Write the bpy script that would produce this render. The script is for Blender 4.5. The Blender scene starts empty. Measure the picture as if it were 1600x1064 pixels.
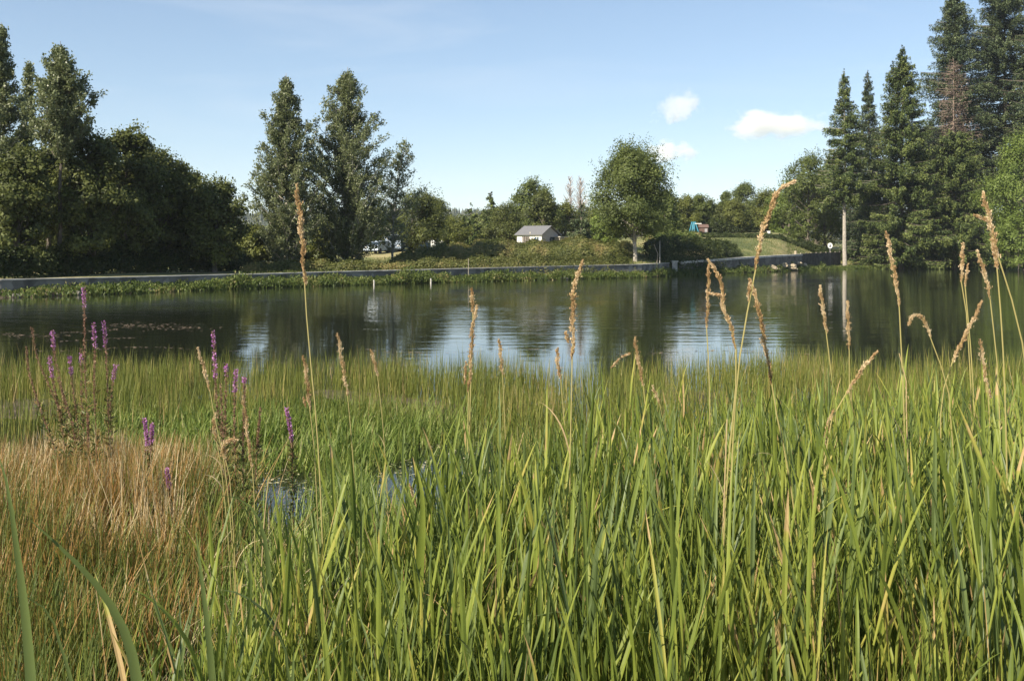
import bpy, math
import numpy as np
from mathutils import Vector

S = bpy.context.scene
HAZE = True
COL = S.collection
R = math.radians
# ------------------------------------------------------------------ camera
F, CX, HOR, CAMZ = 1537.0, 800.0, 396.0, 2.4        # focal length, centre, horizon row (photo pixels), eye height
cam = bpy.data.cameras.new("camera"); camo = bpy.data.objects.new("camera", cam); COL.objects.link(camo)
cam.sensor_width = 36.0; cam.lens = 36.0 * F / 1600.0
cam.shift_y = -(532 - HOR) / 1600.0
cam.clip_start = 0.05; cam.clip_end = 30000
camo.location = (0, 0, CAMZ); camo.rotation_euler = (R(90), 0, 0)
S.camera = camo
# ------------------------------------------------------------------ sky and sun
SUN_AZ, SUN_EL = 224.0, 38.0                        # clockwise from +Y
W = bpy.data.worlds.new("World"); S.world = W; W.use_nodes = True
nt = W.node_tree; bg = nt.nodes['Background']
sky = nt.nodes.new('ShaderNodeTexSky'); sky.sky_type = 'NISHITA'; sky.sun_disc = False
sky.sun_elevation = R(SUN_EL); sky.sun_rotation = R(SUN_AZ)
sky.air_density = 1.0; sky.dust_density = 0.15; sky.ozone_density = 3.2; sky.altitude = 300
# thin cirrus streaks high in the sky
tc = nt.nodes.new('ShaderNodeTexCoord'); mp = nt.nodes.new('ShaderNodeMapping')
mp.inputs['Scale'].default_value = (1.2, 1.2, 9.0); mp.inputs['Rotation'].default_value = (0, R(-38), R(20))
nz = nt.nodes.new('ShaderNodeTexNoise'); nz.inputs['Scale'].default_value = 2.6; nz.inputs['Detail'].default_value = 5
nz.inputs['Distortion'].default_value = 0.6
cr = nt.nodes.new('ShaderNodeMapRange'); cr.inputs['From Min'].default_value = 0.5; cr.inputs['From Max'].default_value = 0.85
cr.inputs['To Max'].default_value = 0.22
mx = nt.nodes.new('ShaderNodeMixRGB'); mx.inputs['Color2'].default_value = (6.2, 6.8, 7.4, 1)
L = nt.links.new
L(tc.outputs['Generated'], mp.inputs['Vector']); L(mp.outputs[0], nz.inputs['Vector']); L(nz.outputs[0], cr.inputs['Value'])
L(cr.outputs[0], mx.inputs['Fac']); L(sky.outputs[0], mx.inputs['Color1']); gm = nt.nodes.new('ShaderNodeGamma'); gm.inputs['Gamma'].default_value = 0.8; L(mx.outputs[0], gm.inputs['Color']); L(gm.outputs[0], bg.inputs['Color'])
bg.inputs['Strength'].default_value = 0.104
sun = bpy.data.lights.new("sun", 'SUN'); suno = bpy.data.objects.new("sun", sun); COL.objects.link(suno)
sun.energy = 5.0; sun.angle = R(0.5); sun.color = (1.0, 0.90, 0.755)
ds = Vector((math.sin(R(SUN_AZ)) * math.cos(R(SUN_EL)), math.cos(R(SUN_AZ)) * math.cos(R(SUN_EL)), math.sin(R(SUN_EL))))
suno.rotation_euler = ds.to_track_quat('Z', 'Y').to_euler(); suno.location = (-60, 0, 60)
S.view_settings.view_transform = 'Standard'; S.view_settings.look = 'None'
S.view_settings.gamma = 1; S.view_settings.exposure = 1.05
S.cycles.max_bounces = 8; S.cycles.transparent_max_bounces = 8; S.cycles.volume_bounces = 8
S.cycles.diffuse_bounces = 3; S.cycles.transmission_bounces = 4

# ------------------------------------------------------------------ helpers
def P(px, py, D):
    """world point seen at photo pixel (px,py) at distance D"""
    return np.array([(px - CX) / F * D, D, CAMZ - (py - HOR) / F * D])

class MB:
    """collects polygons (numpy) and builds ONE mesh"""
    def __init__(s): s.v = []; s.f = []; s.t = []; s.n = 0
    def add(s, v, f, t=0.5):
        v = np.asarray(v, float).reshape(-1, 3); f = np.asarray(f, int)
        s.v.append(v); s.f.append(f + s.n); s.n += len(v)
        t = np.asarray(t, float); tv = np.full(len(v), float(t) if t.ndim == 0 else .5)
        if t.ndim: tv[f.ravel()] = np.repeat(t, f.shape[1])
        s.t.append(tv)
    def build(s, name, mat, parent=None, origin=None, smooth=False):
        v = np.concatenate(s.v)
        if origin is not None: v = v - np.asarray(origin)
        me = bpy.data.meshes.new(name)
        me.vertices.add(len(v)); me.vertices.foreach_set('co', v.astype(np.float32).ravel())
        li = np.concatenate([f.ravel() for f in s.f]); cnt = np.concatenate([np.full(len(f), f.shape[1]) for f in s.f])
        st = np.concatenate([[0], np.cumsum(cnt)[:-1]])
        me.loops.add(len(li)); me.loops.foreach_set('vertex_index', li.astype(np.int32))
        me.polygons.add(len(cnt)); me.polygons.foreach_set('loop_start', st.astype(np.int32)); me.polygons.foreach_set('loop_total', cnt.astype(np.int32))
        me.polygons.foreach_set('use_smooth', np.full(len(cnt), smooth))
        me.update(calc_edges=True)
        a = me.attributes.new('tint', 'FLOAT', 'POINT'); a.data.foreach_set('value', np.concatenate(s.t).astype(np.float32))
        me.materials.append(mat)
        o = bpy.data.objects.new(name, me); COL.objects.link(o)
        if parent is not None: o.parent = parent
        elif origin is not None: o.location = origin
        return o

def tag(o, label=None, cat=None, group=None, kind=None):
    if label: o['label'] = label
    if cat: o['category'] = cat
    if group: o['group'] = group
    if kind: o['kind'] = kind
    return o
def thing(name, loc, label, cat, group=None, rz=0):
    o = bpy.data.objects.new(name, None); COL.objects.link(o); o.location = loc; o.rotation_euler = (0, 0, rz); o.empty_display_size = .3
    return tag(o, label, cat, group)
def unit(v): return v / np.maximum(np.linalg.norm(v, axis=-1, keepdims=True), 1e-9)
def rdir(rng, n): return unit(rng.normal(size=(n, 3)))

def leaves(mb, c, size, rng, tint, axis=None, aspect=0.55, spread=1.0, wn=None):
    """one rhombic leaf (clump) face at every centre; axis = long direction"""
    n = len(c); size = np.broadcast_to(size, (n,))
    a = rdir(rng, n) if axis is None else unit(axis + rng.normal(size=(n, 3)) * spread)
    if wn is not None and axis is None: wn = unit(wn); a = unit(a - wn * (a * wn).sum(1)[:, None] * .85)
    b = unit(np.cross(a, rdir(rng, n)))
    if wn is not None: b = unit(np.cross(a, wn + rng.normal(size=(n, 3)) * .5))
    a = a * size[:, None] * .5; b = b * (size * aspect * .5)[:, None]
    v = np.stack([c - a, c + b - a * .1, c + a, c - b - a * .1], 1)
    mb.add(v, np.arange(n * 4).reshape(n, 4), tint)

def tube(mb, pts, rad, sides=6, tint=0.5, closed_top=True):
    pts = np.asarray(pts, float); k = len(pts); rad = np.broadcast_to(rad, (k,))
    tg = unit(np.gradient(pts, axis=0)); ref = np.array([0.31, 0.95, 0.05]) if abs(tg[0][2]) > .7 else np.array([0, 0, 1.0])
    u = unit(np.cross(tg, ref)); w = np.cross(tg, u)
    an = np.arange(sides) / sides * 2 * np.pi
    ring = pts[:, None] + rad[:, None, None] * (u[:, None] * np.cos(an)[None, :, None] + w[:, None] * np.sin(an)[None, :, None])
    i = np.arange(sides); j = (i + 1) % sides; f = []
    for r in range(k - 1): f.append(np.stack([r * sides + i, r * sides + j, (r + 1) * sides + j, (r + 1) * sides + i], 1))
    mb.add(ring.reshape(-1, 3), np.concatenate(f), tint)
    if closed_top: mb.add(ring[-1], np.arange(sides)[None, :], tint)

def ribbons(mb, base, dirh, lean, length, width, rng, tint, segs=5, curl=0.5, fold=0.0, wtype='leaf', tip=None):
    """many grass blades at once: base Nx3, dirh = horizontal bend heading (radians), lean = start tilt from vertical"""
    n = len(base); k = segs + 1
    s = np.linspace(0, 1, k)
    th = lean[:, None] + curl[:, None] * s[None, :] ** 1.6            # tilt along blade
    ds_ = length[:, None] / segs
    dz = np.cos(th) * ds_; dh = np.sin(th) * ds_
    z = np.concatenate([np.zeros((n, 1)), np.cumsum((dz[:, 1:] + dz[:, :-1]) / 2, 1)], 1)
    h = np.concatenate([np.zeros((n, 1)), np.cumsum((dh[:, 1:] + dh[:, :-1]) / 2, 1)], 1)
    hx, hy = np.cos(dirh), np.sin(dirh)
    p = np.stack([base[:, None, 0] + h * hx[:, None], base[:, None, 1] + h * hy[:, None], base[:, None, 2] + z], 2)
    if wtype == 'leaf': wp = np.sin(np.pi * np.clip(s * .86 + .14, 0, 1)) ** .7; wp[-1] = .03
    else: wp = 1 - s ** 2 * .85
    tw = rng.uniform(-.6, .6, n)
    sx = np.stack([-np.sin(dirh + tw), np.cos(dirh + tw), np.zeros(n)], 1)
    wv = sx[:, None] * (width[:, None] * wp[None])[..., None] * .5
    if fold:
        nrm = unit(np.stack([-hx, -hy, np.full(n, .6)], 1))[:, None] * (width[:, None] * wp[None])[..., None] * fold
        V = np.stack([p - wv, p - nrm * 1.0, p + wv], 2).reshape(n, -1, 3); c = 3
    else: V = np.stack([p - wv, p + wv], 2).reshape(n, -1, 3); c = 2
    fl = []
    for r in range(segs):
        for q in range(c - 1): fl.append([r * c + q, r * c + q + 1, (r + 1) * c + q + 1, (r + 1) * c + q])
    fl = np.array(fl); m = len(fl)
    Fc = (fl[None] + (np.arange(n) * k * c)[:, None, None]).reshape(-1, 4)
    T = np.repeat(np.broadcast_to(tint, (n,))[:, None], m, 1) + rng.normal(size=(n, 1)) * 0
    if tip is not None:
        q = np.repeat(np.linspace(0, 1, segs), c - 1); T = T + np.clip((q[None] - 1 + tip[:, None]) * 4, 0, 1) * (1 - T) * (tip[:, None] > 0)
    mb.add(V.reshape(-1, 3), Fc, np.clip(T, 0, 1).ravel())
    return p

def box(mb, c, size, rz=0, tint=.5):
    x, y, z = np.array(size) / 2
    v = np.array([[-x, -y, -z], [x, -y, -z], [x, y, -z], [-x, y, -z], [-x, -y, z], [x, -y, z], [x, y, z], [-x, y, z]])
    ca, sa = math.cos(rz), math.sin(rz)
    v = np.stack([v[:, 0] * ca - v[:, 1] * sa, v[:, 0] * sa + v[:, 1] * ca, v[:, 2]], 1) + np.array(c)
    mb.add(v, [[0, 3, 2, 1], [4, 5, 6, 7], [0, 1, 5, 4], [1, 2, 6, 5], [2, 3, 7, 6], [3, 0, 4, 7]], tint)

# ------------------------------------------------------------------ materials
def mat(name): m = bpy.data.materials.new(name); m.use_nodes = True; return m, m.node_tree, m.node_tree.nodes['Principled BSDF']
def ramp(nt, stops):
    r = nt.nodes.new('ShaderNodeValToRGB'); e = r.color_ramp.elements
    while len(e) < len(stops): e.new(.5)
    for q, (p, c) in zip(e, stops): q.position = p; q.color = (*c, 1)
    return r
def foliage(name, stops, rough=.55, trans=.42, spec=.3, big=0.0):
    m, nt, b = mat(name)
    at = nt.nodes.new('ShaderNodeAttribute'); at.attribute_name = 'tint'
    r = ramp(nt, stops); src = at.outputs['Fac']
    if big:
        n = nt.nodes.new('ShaderNodeTexNoise'); n.inputs['Scale'].default_value = big; n.inputs['Detail'].default_value = 3
        tcx = nt.nodes.new('ShaderNodeTexCoord'); nt.links.new(tcx.outputs['Object'], n.inputs['Vector'])
        ma = nt.nodes.new('ShaderNodeMath'); ma.operation = 'MULTIPLY_ADD'; ma.inputs[1].default_value = 1.6; ma.inputs[2].default_value = -.8
        nt.links.new(n.outputs[0], ma.inputs[0]); ad = nt.nodes.new('ShaderNodeMath'); ad.use_clamp = True
        nt.links.new(ma.outputs[0], ad.inputs[0]); nt.links.new(src, ad.inputs[1]); src = ad.outputs[0]
    nt.links.new(src, r.inputs[0]); nt.links.new(r.outputs[0], b.inputs['Base Color'])
    b.inputs['Roughness'].default_value = rough; b.inputs['Specular IOR Level'].default_value = spec
    t = nt.nodes.new('ShaderNodeBsdfTranslucent'); nt.links.new(r.outputs[0], t.inputs['Color'])
    ms = nt.nodes.new('ShaderNodeMixShader'); ms.inputs[0].default_value = trans
    nt.links.new(b.outputs[0], ms.inputs[1]); nt.links.new(t.outputs[0], ms.inputs[2])
    nt.links.new(ms.outputs[0], nt.nodes['Material Output'].inputs['Surface'])
    return m
def plain(name, col, rough=.7, var=.25, scale=6.0, metal=0, bump=0.0, spec=.4):
    m, nt, b = mat(name)
    n = nt.nodes.new('ShaderNodeTexNoise'); n.inputs['Scale'].default_value = scale; n.inputs['Detail'].default_value = 6
    tcx = nt.nodes.new('ShaderNodeTexCoord'); nt.links.new(tcx.outputs['Object'], n.inputs['Vector'])
    c = np.array(col); r = ramp(nt, [(.3, tuple(c * (1 - var))), (.7, tuple(np.minimum(c * (1 + var), 1)))])
    nt.links.new(n.outputs[0], r.inputs[0]); nt.links.new(r.outputs[0], b.inputs['Base Color'])
    b.inputs['Roughness'].default_value = rough; b.inputs['Metallic'].default_value = metal; b.inputs['Specular IOR Level'].default_value = spec
    if bump:
        bp = nt.nodes.new('ShaderNodeBump'); bp.inputs['Strength'].default_value = bump; bp.inputs['Distance'].default_value = .05
        nt.links.new(n.outputs[0], bp.inputs['Height']); nt.links.new(bp.outputs[0], b.inputs['Normal'])
    return m

M = {}
M['bark'] = plain('bark', (.10, .085, .065), .9, .35, 3, bump=.6)
M['bark_pale'] = plain('bark_pale', (.30, .27, .22), .85, .3, 3, bump=.5)
M['bark_grey'] = plain('bark_grey', (.26, .25, .22), .85, .3, 3, bump=.5)
M['bark_dead'] = plain('bark_dead', (.24, .18, .14), .9, .3, 3)
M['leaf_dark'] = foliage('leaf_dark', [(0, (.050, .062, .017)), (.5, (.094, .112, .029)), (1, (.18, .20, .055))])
M['leaf_mid'] = foliage('leaf_mid', [(0, (.056, .074, .020)), (.5, (.108, .138, .035)), (1, (.19, .225, .060))])
M['leaf_yel'] = foliage('leaf_yel', [(0, (.068, .082, .019)), (.5, (.125, .145, .032)), (1, (.205, .215, .05))])
M['leaf_bright'] = foliage('leaf_bright', [(0, (.080, .115, .024)), (.5, (.150, .205, .042)), (1, (.24, .30, .068))])
M['leaf_poplar'] = foliage('leaf_poplar', [(0, (.070, .090, .032)), (.5, (.15, .175, .070)), (1, (.28, .31, .16))], rough=.42, spec=.5)
M['needle'] = foliage('needle', [(0, (.040, .062, .018)), (.5, (.078, .108, .030)), (1, (.17, .20, .055))], trans=.15)
M['needle_blue'] = foliage('needle_blue', [(0, (.034, .054, .025)), (.5, (.066, .092, .040)), (1, (.135, .165, .072))], trans=.15)
M['needle_dead'] = foliage('needle_dead', [(0, (.09, .065, .05)), (.5, (.15, .11, .085)), (1, (.22, .17, .13))], trans=.1)
M['twig_pale'] = foliage('twig_pale', [(0, (.22, .19, .17)), (1, (.36, .32, .29))], trans=.0)
M['bramble'] = foliage('bramble', [(0, (.055, .070, .016)), (.35, (.10, .115, .028)), (.7, (.165, .17, .05)), (1, (.26, .21, .08))], big=.35)
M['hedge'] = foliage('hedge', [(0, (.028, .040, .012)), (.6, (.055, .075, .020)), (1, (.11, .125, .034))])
M['marginal'] = foliage('marginal', [(0, (.05, .075, .018)), (.5, (.10, .14, .03)), (.85, (.17, .19, .05)), (1, (.27, .22, .10))], big=.5)
M['rush'] = foliage('rush', [(0, (.070, .090, .017)), (.4, (.135, .160, .028)), (.7, (.215, .215, .046)), (.9, (.30, .22, .07)), (1, (.42, .32, .15))], big=.9, trans=.3)
M['sedge'] = foliage('sedge', [(0, (.080, .125, .022)), (.5, (.150, .210, .038)), (.85, (.25, .30, .07)), (1, (.38, .36, .16))], big=.5, trans=.4)
M['brown_rush'] = foliage('brown_rush', [(0, (.07, .10, .018)), (.3, (.135, .155, .028)), (.50, (.20, .14, .032)), (.70, (.30, .15, .042)), (.88, (.38, .25, .10)), (1, (.56, .46, .27))], big=1.3, trans=.3)
M['reed'] = foliage('reed', [(0, (.082, .118, .024)), (.45, (.178, .224, .038)), (.8, (.280, .310, .056)), (.95, (.36, .32, .07)), (1, (.48, .34, .15))], rough=.5, spec=.3, big=3.0, trans=.4)
M['reed_blue'] = foliage('reed_blue', [(0, (.085, .12, .038)), (1, (.145, .19, .055))], rough=.48, spec=.35, big=3.0, trans=.35)
M['straw'] = foliage('straw', [(0, (.36, .25, .12)), (.5, (.50, .38, .20)), (1, (.66, .55, .34))], trans=.25)
M['seed'] = foliage('seed', [(0, (.29, .175, .075)), (.45, (.49, .335, .165)), (1, (.72, .59, .38))], trans=.3)
M['stem_green'] = foliage('stem_green', [(0, (.20, .21, .06)), (1, (.42, .34, .14))], trans=.1)
M['loose_brown'] = foliage('loose_brown', [(0, (.13, .07, .045)), (.6, (.24, .135, .085)), (1, (.34, .23, .13))], trans=.2)
M['loose_leaf'] = foliage('loose_leaf', [(0, (.07, .10, .025)), (.6, (.14, .15, .04)), (1, (.24, .15, .06))], trans=.3)
M['magenta'] = foliage('magenta', [(0, (.34, .12, .34)), (.5, (.54, .22, .50)), (1, (.72, .42, .68))], trans=.4)
M['floating'] = foliage('floating', [(0, (.12, .13, .05)), (.5, (.24, .24, .10)), (1, (.45, .40, .26))], trans=.0, rough=.35)
M['white'] = plain('white', (.80, .79, .74), .6, .06, 3)
M['cream'] = plain('cream', (.74, .68, .52), .7, .08, 3)
M['grey_and_shade'] = plain('grey_and_shade', (.31, .29, .29), .85, .12, 4)  # plain grey for small parts; on the cottage gable it is painted shade
M['stone_pale'] = plain('stone_pale', (.34, .28, .19), .9, .3, 4, bump=.8)
M['stone_grey'] = plain('stone_grey', (.15, .14, .12), .9, .35, 4, bump=.8)
M['coping'] = plain('coping', (.42, .40, .35), .9, .45, 1.6, bump=.3)
M['turq'] = plain('turquoise_paint', (.03, .20, .28), .5, .12, 4)
M['brick'] = plain('red_brown_board', (.12, .075, .06), .8, .2, 6)
M['silver'] = plain('silver_paint', (.34, .40, .46), .3, .05, 2, metal=.3)
M['bluepaint'] = plain('blue_paint', (.10, .17, .28), .3, .05, 2, metal=.3)
M['glass'] = plain('dark_glass', (.03, .045, .06), .08, .2, 2, spec=.8)
M['tyre'] = plain('tyre_rubber', (.02, .02, .02), .8, .1, 5)
M['black'] = plain('black_mark', (.015, .015, .015), .7, .1, 5)
M['wood'] = plain('weathered_wood', (.30, .26, .20), .85, .25, 7, bump=.3)
M['bluegrey'] = plain('window_blue', (.07, .12, .19), .25, .1, 4)

# ------------------------------------------------------------------ terrain
PXS = np.array([-900, 0, 200, 400, 650, 800, 1000, 1050, 1200, 1300, 1600, 2500.])
DWS = np.array([38, 52.7, 59, 68, 79, 86, 97, 106, 127, 147, 165, 215.])
def Dw(px): return np.interp(px, PXS, DWS)
TOPX = np.array([-900, 0, 400, 650, 1000, 1045, 1060, 1245, 1275, 2500.])
TOPZ = np.array([.95, .96, .96, 1.08, 1.32, 1.38, 1.48, 2.3, 2.3, 2.3])
# height behind the wall: stations in px, each a profile over distance past the water line
SS = np.array([-8, -2.5, -.4, 0, 1.3, 2.2, 6, 14, 22, 35, 60, 120, 250, 3000.])
HP = {-900: [-1, -.6, -.08, .02, .12, .85, .85, .9, .95, 1.0, 1.3, 2.0, 4, 8],
      380:  [-1, -.6, -.08, .02, .25, .85, .9, 1.0, 1.2, 1.6, 2.3, 3.0, 4, 8],
      600:  [-1, -.6, -.08, .02, .25, .90, 1.0, 1.4, 1.9, 2.5, 3.2, 3.7, 4, 8],
      800:  [-1, -.6, -.08, .02, .25, 1.05, 1.5, 2.3, 3.1, 3.4, 3.6, 3.9, 4, 8],
      1000: [-1, -.6, -.08, .02, .3, 1.2, 1.5, 2.4, 3.6, 4.4, 5.0, 5.5, 6, 8],
      1050: [-1, -.6, -.08, .02, .4, 1.35, 1.9, 3.2, 4.2, 4.9, 5.6, 6.0, 6, 8],
      1220: [-1, -.6, -.08, .02, .5, 1.6, 2.8, 4.0, 4.9, 5.9, 6.2, 6.2, 6, 8],
      1300: [-1, -.6, -.08, .02, .25, .45, 1.0, 1.7, 2.2, 2.8, 4.0, 5.0, 6, 8],
      1600: [-1, -.6, -.08, .02, .15, .25, .55, 1.1, 1.5, 2.0, 3.0, 4.5, 6, 8],
      2500: [-1, -.6, -.08, .02, .15, .25, .55, 1.1, 1.5, 2.0, 3.0, 4.5, 6, 8]}
HPX = np.array(sorted(HP)); HPZ = np.array([HP[k] for k in HPX])
def vnoise(x, y, s=1.0, seed=0):
    x = np.asarray(x) / s; y = np.asarray(y) / s
    return (np.sin(x * 1.7 + seed + 1.3 * np.sin(y * 1.1 + seed)) + np.sin(y * 2.1 - seed * 2 + 1.1 * np.sin(x * 1.3 + 2)) + np.sin((x + y) * 3.1 + seed * 3) * .5) / 2.5
def gz(X, Y):
    X = np.asarray(X, float); Y = np.asarray(Y, float); X, Y = np.broadcast_arrays(X, Y)
    Yc = np.maximum(Y, 1.0); px = np.clip(CX + F * X / Yc, -900, 2500)
    s = Y - Dw(px)
    cols = np.stack([np.interp(s, SS, HPZ[i]) for i in range(len(HPX))], -1)
    j = np.clip(np.searchsorted(HPX, px) - 1, 0, len(HPX) - 2); w = np.clip((px - HPX[j]) / (HPX[j + 1] - HPX[j]), 0, 1)
    far = np.take_along_axis(cols, j[..., None], -1)[..., 0] * (1 - w) + np.take_along_axis(cols, (j + 1)[..., None], -1)[..., 0] * w
    far = far + np.where(s > 3, vnoise(X, Y, 6, 2) * .12 * np.clip((s - 3) / 8, 0, 1), 0)
    near = np.interp(Y, [-400, 0, 3.2, 5, 7.5, 9, 10.5, 13, 18, 22, 27, 34], [3, .7, .6, .45, .22, .08, -.03, .0, -.04, -.10, -.4, -1.2])
    left = np.clip((-X - .8) / 1.5, 0, 1) * np.clip((10 - Y) / 3, 0, 1) * np.clip((Y - 4) / 2, 0, 1)
    pxn = CX + F * X / Yc; near = near - .17 * (1.3 * np.exp(-(((pxn - 440) / 75) ** 2 + ((Y - 9.4) / 1.4) ** 2)) + np.exp(-(((pxn - 655) / 95) ** 2 + ((Y - 9.8) / 1.5) ** 2)) + .5 * np.exp(-(((pxn - 760) / 120) ** 2 + ((Y - 11) / 1.5) ** 2)))
    near = near + .16 * left + np.where((Y > 8) & (Y < 24), vnoise(X, Y, 1.4, 5) * .055, vnoise(X, Y, .8, 1) * .03)
    return np.where(Y < 35, near, far)

def ground():
    am = np.concatenate([np.linspace(-180, -50, 27)[:-1], np.linspace(-50, 50, 501), np.linspace(50, 180, 27)[1:-1]])
    rr = np.concatenate([[.01], np.geomspace(.6, 40, 110), np.arange(41, 190, .55), np.geomspace(191, 6000, 50)])
    A, Q = np.meshgrid(np.radians(am), rr); X = np.sin(A) * Q; Y = np.cos(A) * Q
    Z = gz(X, Y); na = len(am); nr = len(rr)
    i, j = np.meshgrid(np.arange(nr - 1), np.arange(na), indexing='ij'); j2 = (j + 1) % na
    f = np.stack([i * na + j, i * na + j2, (i + 1) * na + j2, (i + 1) * na + j], -1).reshape(-1, 4)[:, ::-1]
    m, nt, b = mat('ground_soil')
    tcx = nt.nodes.new('ShaderNodeTexCoord'); n1 = nt.nodes.new('ShaderNodeTexNoise'); n1.inputs['Scale'].default_value = .12; n1.inputs['Detail'].default_value = 8; n1.inputs['Roughness'].default_value = .65
    nt.links.new(tcx.outputs['Object'], n1.inputs['Vector'])
    r = ramp(nt, [(.30, (.055, .075, .018)), (.48, (.13, .14, .04)), (.56, (.24, .21, .085)), (.72, (.34, .28, .13))])
    nt.links.new(n1.outputs[0], r.inputs[0])
    sp = nt.nodes.new('ShaderNodeSeparateXYZ'); nt.links.new(tcx.outputs['Object'], sp.inputs[0])
    mr = nt.nodes.new('ShaderNodeMapRange'); mr.inputs['From Min'].default_value = 30; mr.inputs['From Max'].default_value = 50
    nt.links.new(sp.outputs['Y'], mr.inputs['Value'])
    n2 = nt.nodes.new('ShaderNodeTexNoise'); n2.inputs['Scale'].default_value = 7; n2.inputs['Detail'].default_value = 8; nt.links.new(tcx.outputs['Object'], n2.inputs['Vector'])
    r2 = ramp(nt, [(.3, (.030, .022, .012)), (.55, (.075, .055, .028)), (.75, (.14, .11, .055))]); nt.links.new(n2.outputs[0], r2.inputs[0])
    mh = nt.nodes.new('ShaderNodeMapRange'); mh.inputs['From Min'].default_value = .25; mh.inputs['From Max'].default_value = .7; nt.links.new(sp.outputs['Z'], mh.inputs['Value'])
    mm = nt.nodes.new('ShaderNodeMath'); mm.operation = 'MULTIPLY'; nt.links.new(mr.outputs[0], mm.inputs[0]); nt.links.new(mh.outputs[0], mm.inputs[1])
    mxx = nt.nodes.new('ShaderNodeMixRGB'); nt.links.new(mm.outputs[0], mxx.inputs[0]); nt.links.new(r2.outputs[0], mxx.inputs[1]); nt.links.new(r.outputs[0], mxx.inputs[2])
    nt.links.new(mxx.outputs[0], b.inputs['Base Color']); b.inputs['Roughness'].default_value = .95
    g = MB(); g.add(np.stack([X, Y, Z], -1), f); tag(g.build('ground', m, smooth=True), kind='structure')

def water():
    m, nt, b = mat('pond_water')
    b.inputs['Base Color'].default_value = (.014, .017, .010, 1); b.inputs['Roughness'].default_value = .03
    b.inputs['IOR'].default_value = 1.333; b.inputs['Specular IOR Level'].default_value = .62
    tcx = nt.nodes.new('ShaderNodeTexCoord')
    def nse(scale, sc, det, rot=0, dist=0):
        mpn = nt.nodes.new('ShaderNodeMapping'); mpn.inputs['Scale'].default_value = sc; mpn.inputs['Rotation'].default_value = (0, 0, R(rot))
        n = nt.nodes.new('ShaderNodeTexNoise'); n.inputs['Scale'].default_value = scale; n.inputs['Detail'].default_value = det; n.inputs['Distortion'].default_value = dist
        nt.links.new(tcx.outputs['Object'], mpn.inputs[0]); nt.links.new(mpn.outputs[0], n.inputs['Vector']); return n
    a = nse(1.0, (.35, 1.5, 1), 3, 8, .3); c = nse(3.2, (.5, 1.3, 1), 2, -12); patch = nse(.09, (.6, 1, 1), 2)
    mr = nt.nodes.new('ShaderNodeMapRange'); mr.inputs['From Min'].default_value = .38; mr.inputs['From Max'].default_value = .62; mr.inputs['To Min'].default_value = .35
    nt.links.new(patch.outputs[0], mr.inputs['Value'])
    sp = nt.nodes.new('ShaderNodeSeparateXYZ'); nt.links.new(tcx.outputs['Object'], sp.inputs[0])
    m1 = nt.nodes.new('ShaderNodeMath'); m1.operation = 'MULTIPLY'; m1.inputs[1].default_value = .25; nt.links.new(c.outputs[0], m1.inputs[0])
    ad = nt.nodes.new('ShaderNodeMath'); nt.links.new(a.outputs[0], ad.inputs[0]); nt.links.new(m1.outputs[0], ad.inputs[1])
    bp = nt.nodes.new('ShaderNodeBump'); bp.inputs['Distance'].default_value = .022
    lee = nt.nodes.new('ShaderNodeMapRange'); lee.inputs['From Min'].default_value = 22; lee.inputs['From Max'].default_value = 34; lee.inputs['To Min'].default_value = .25; lee.inputs['To Max'].default_value = 1.0
    nt.links.new(sp.outputs['Y'], lee.inputs['Value'])
    m2 = nt.nodes.new('ShaderNodeMath'); m2.operation = 'MULTIPLY'; nt.links.new(mr.outputs[0], m2.inputs[0]); nt.links.new(lee.outputs[0], m2.inputs[1])
    nt.links.new(m2.outputs[0], bp.inputs['Strength']); nt.links.new(ad.outputs[0], bp.inputs['Height']); nt.links.new(bp.outputs[0], b.inputs['Normal'])
    g = MB(); xs = np.array([-70, 160.]); g.add([[-75, 6, 0], [170, 6, 0], [170, 230, 0], [-75, 230, 0]], [[0, 1, 2, 3]])
    tag(g.build('water', m), kind='structure')

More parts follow.
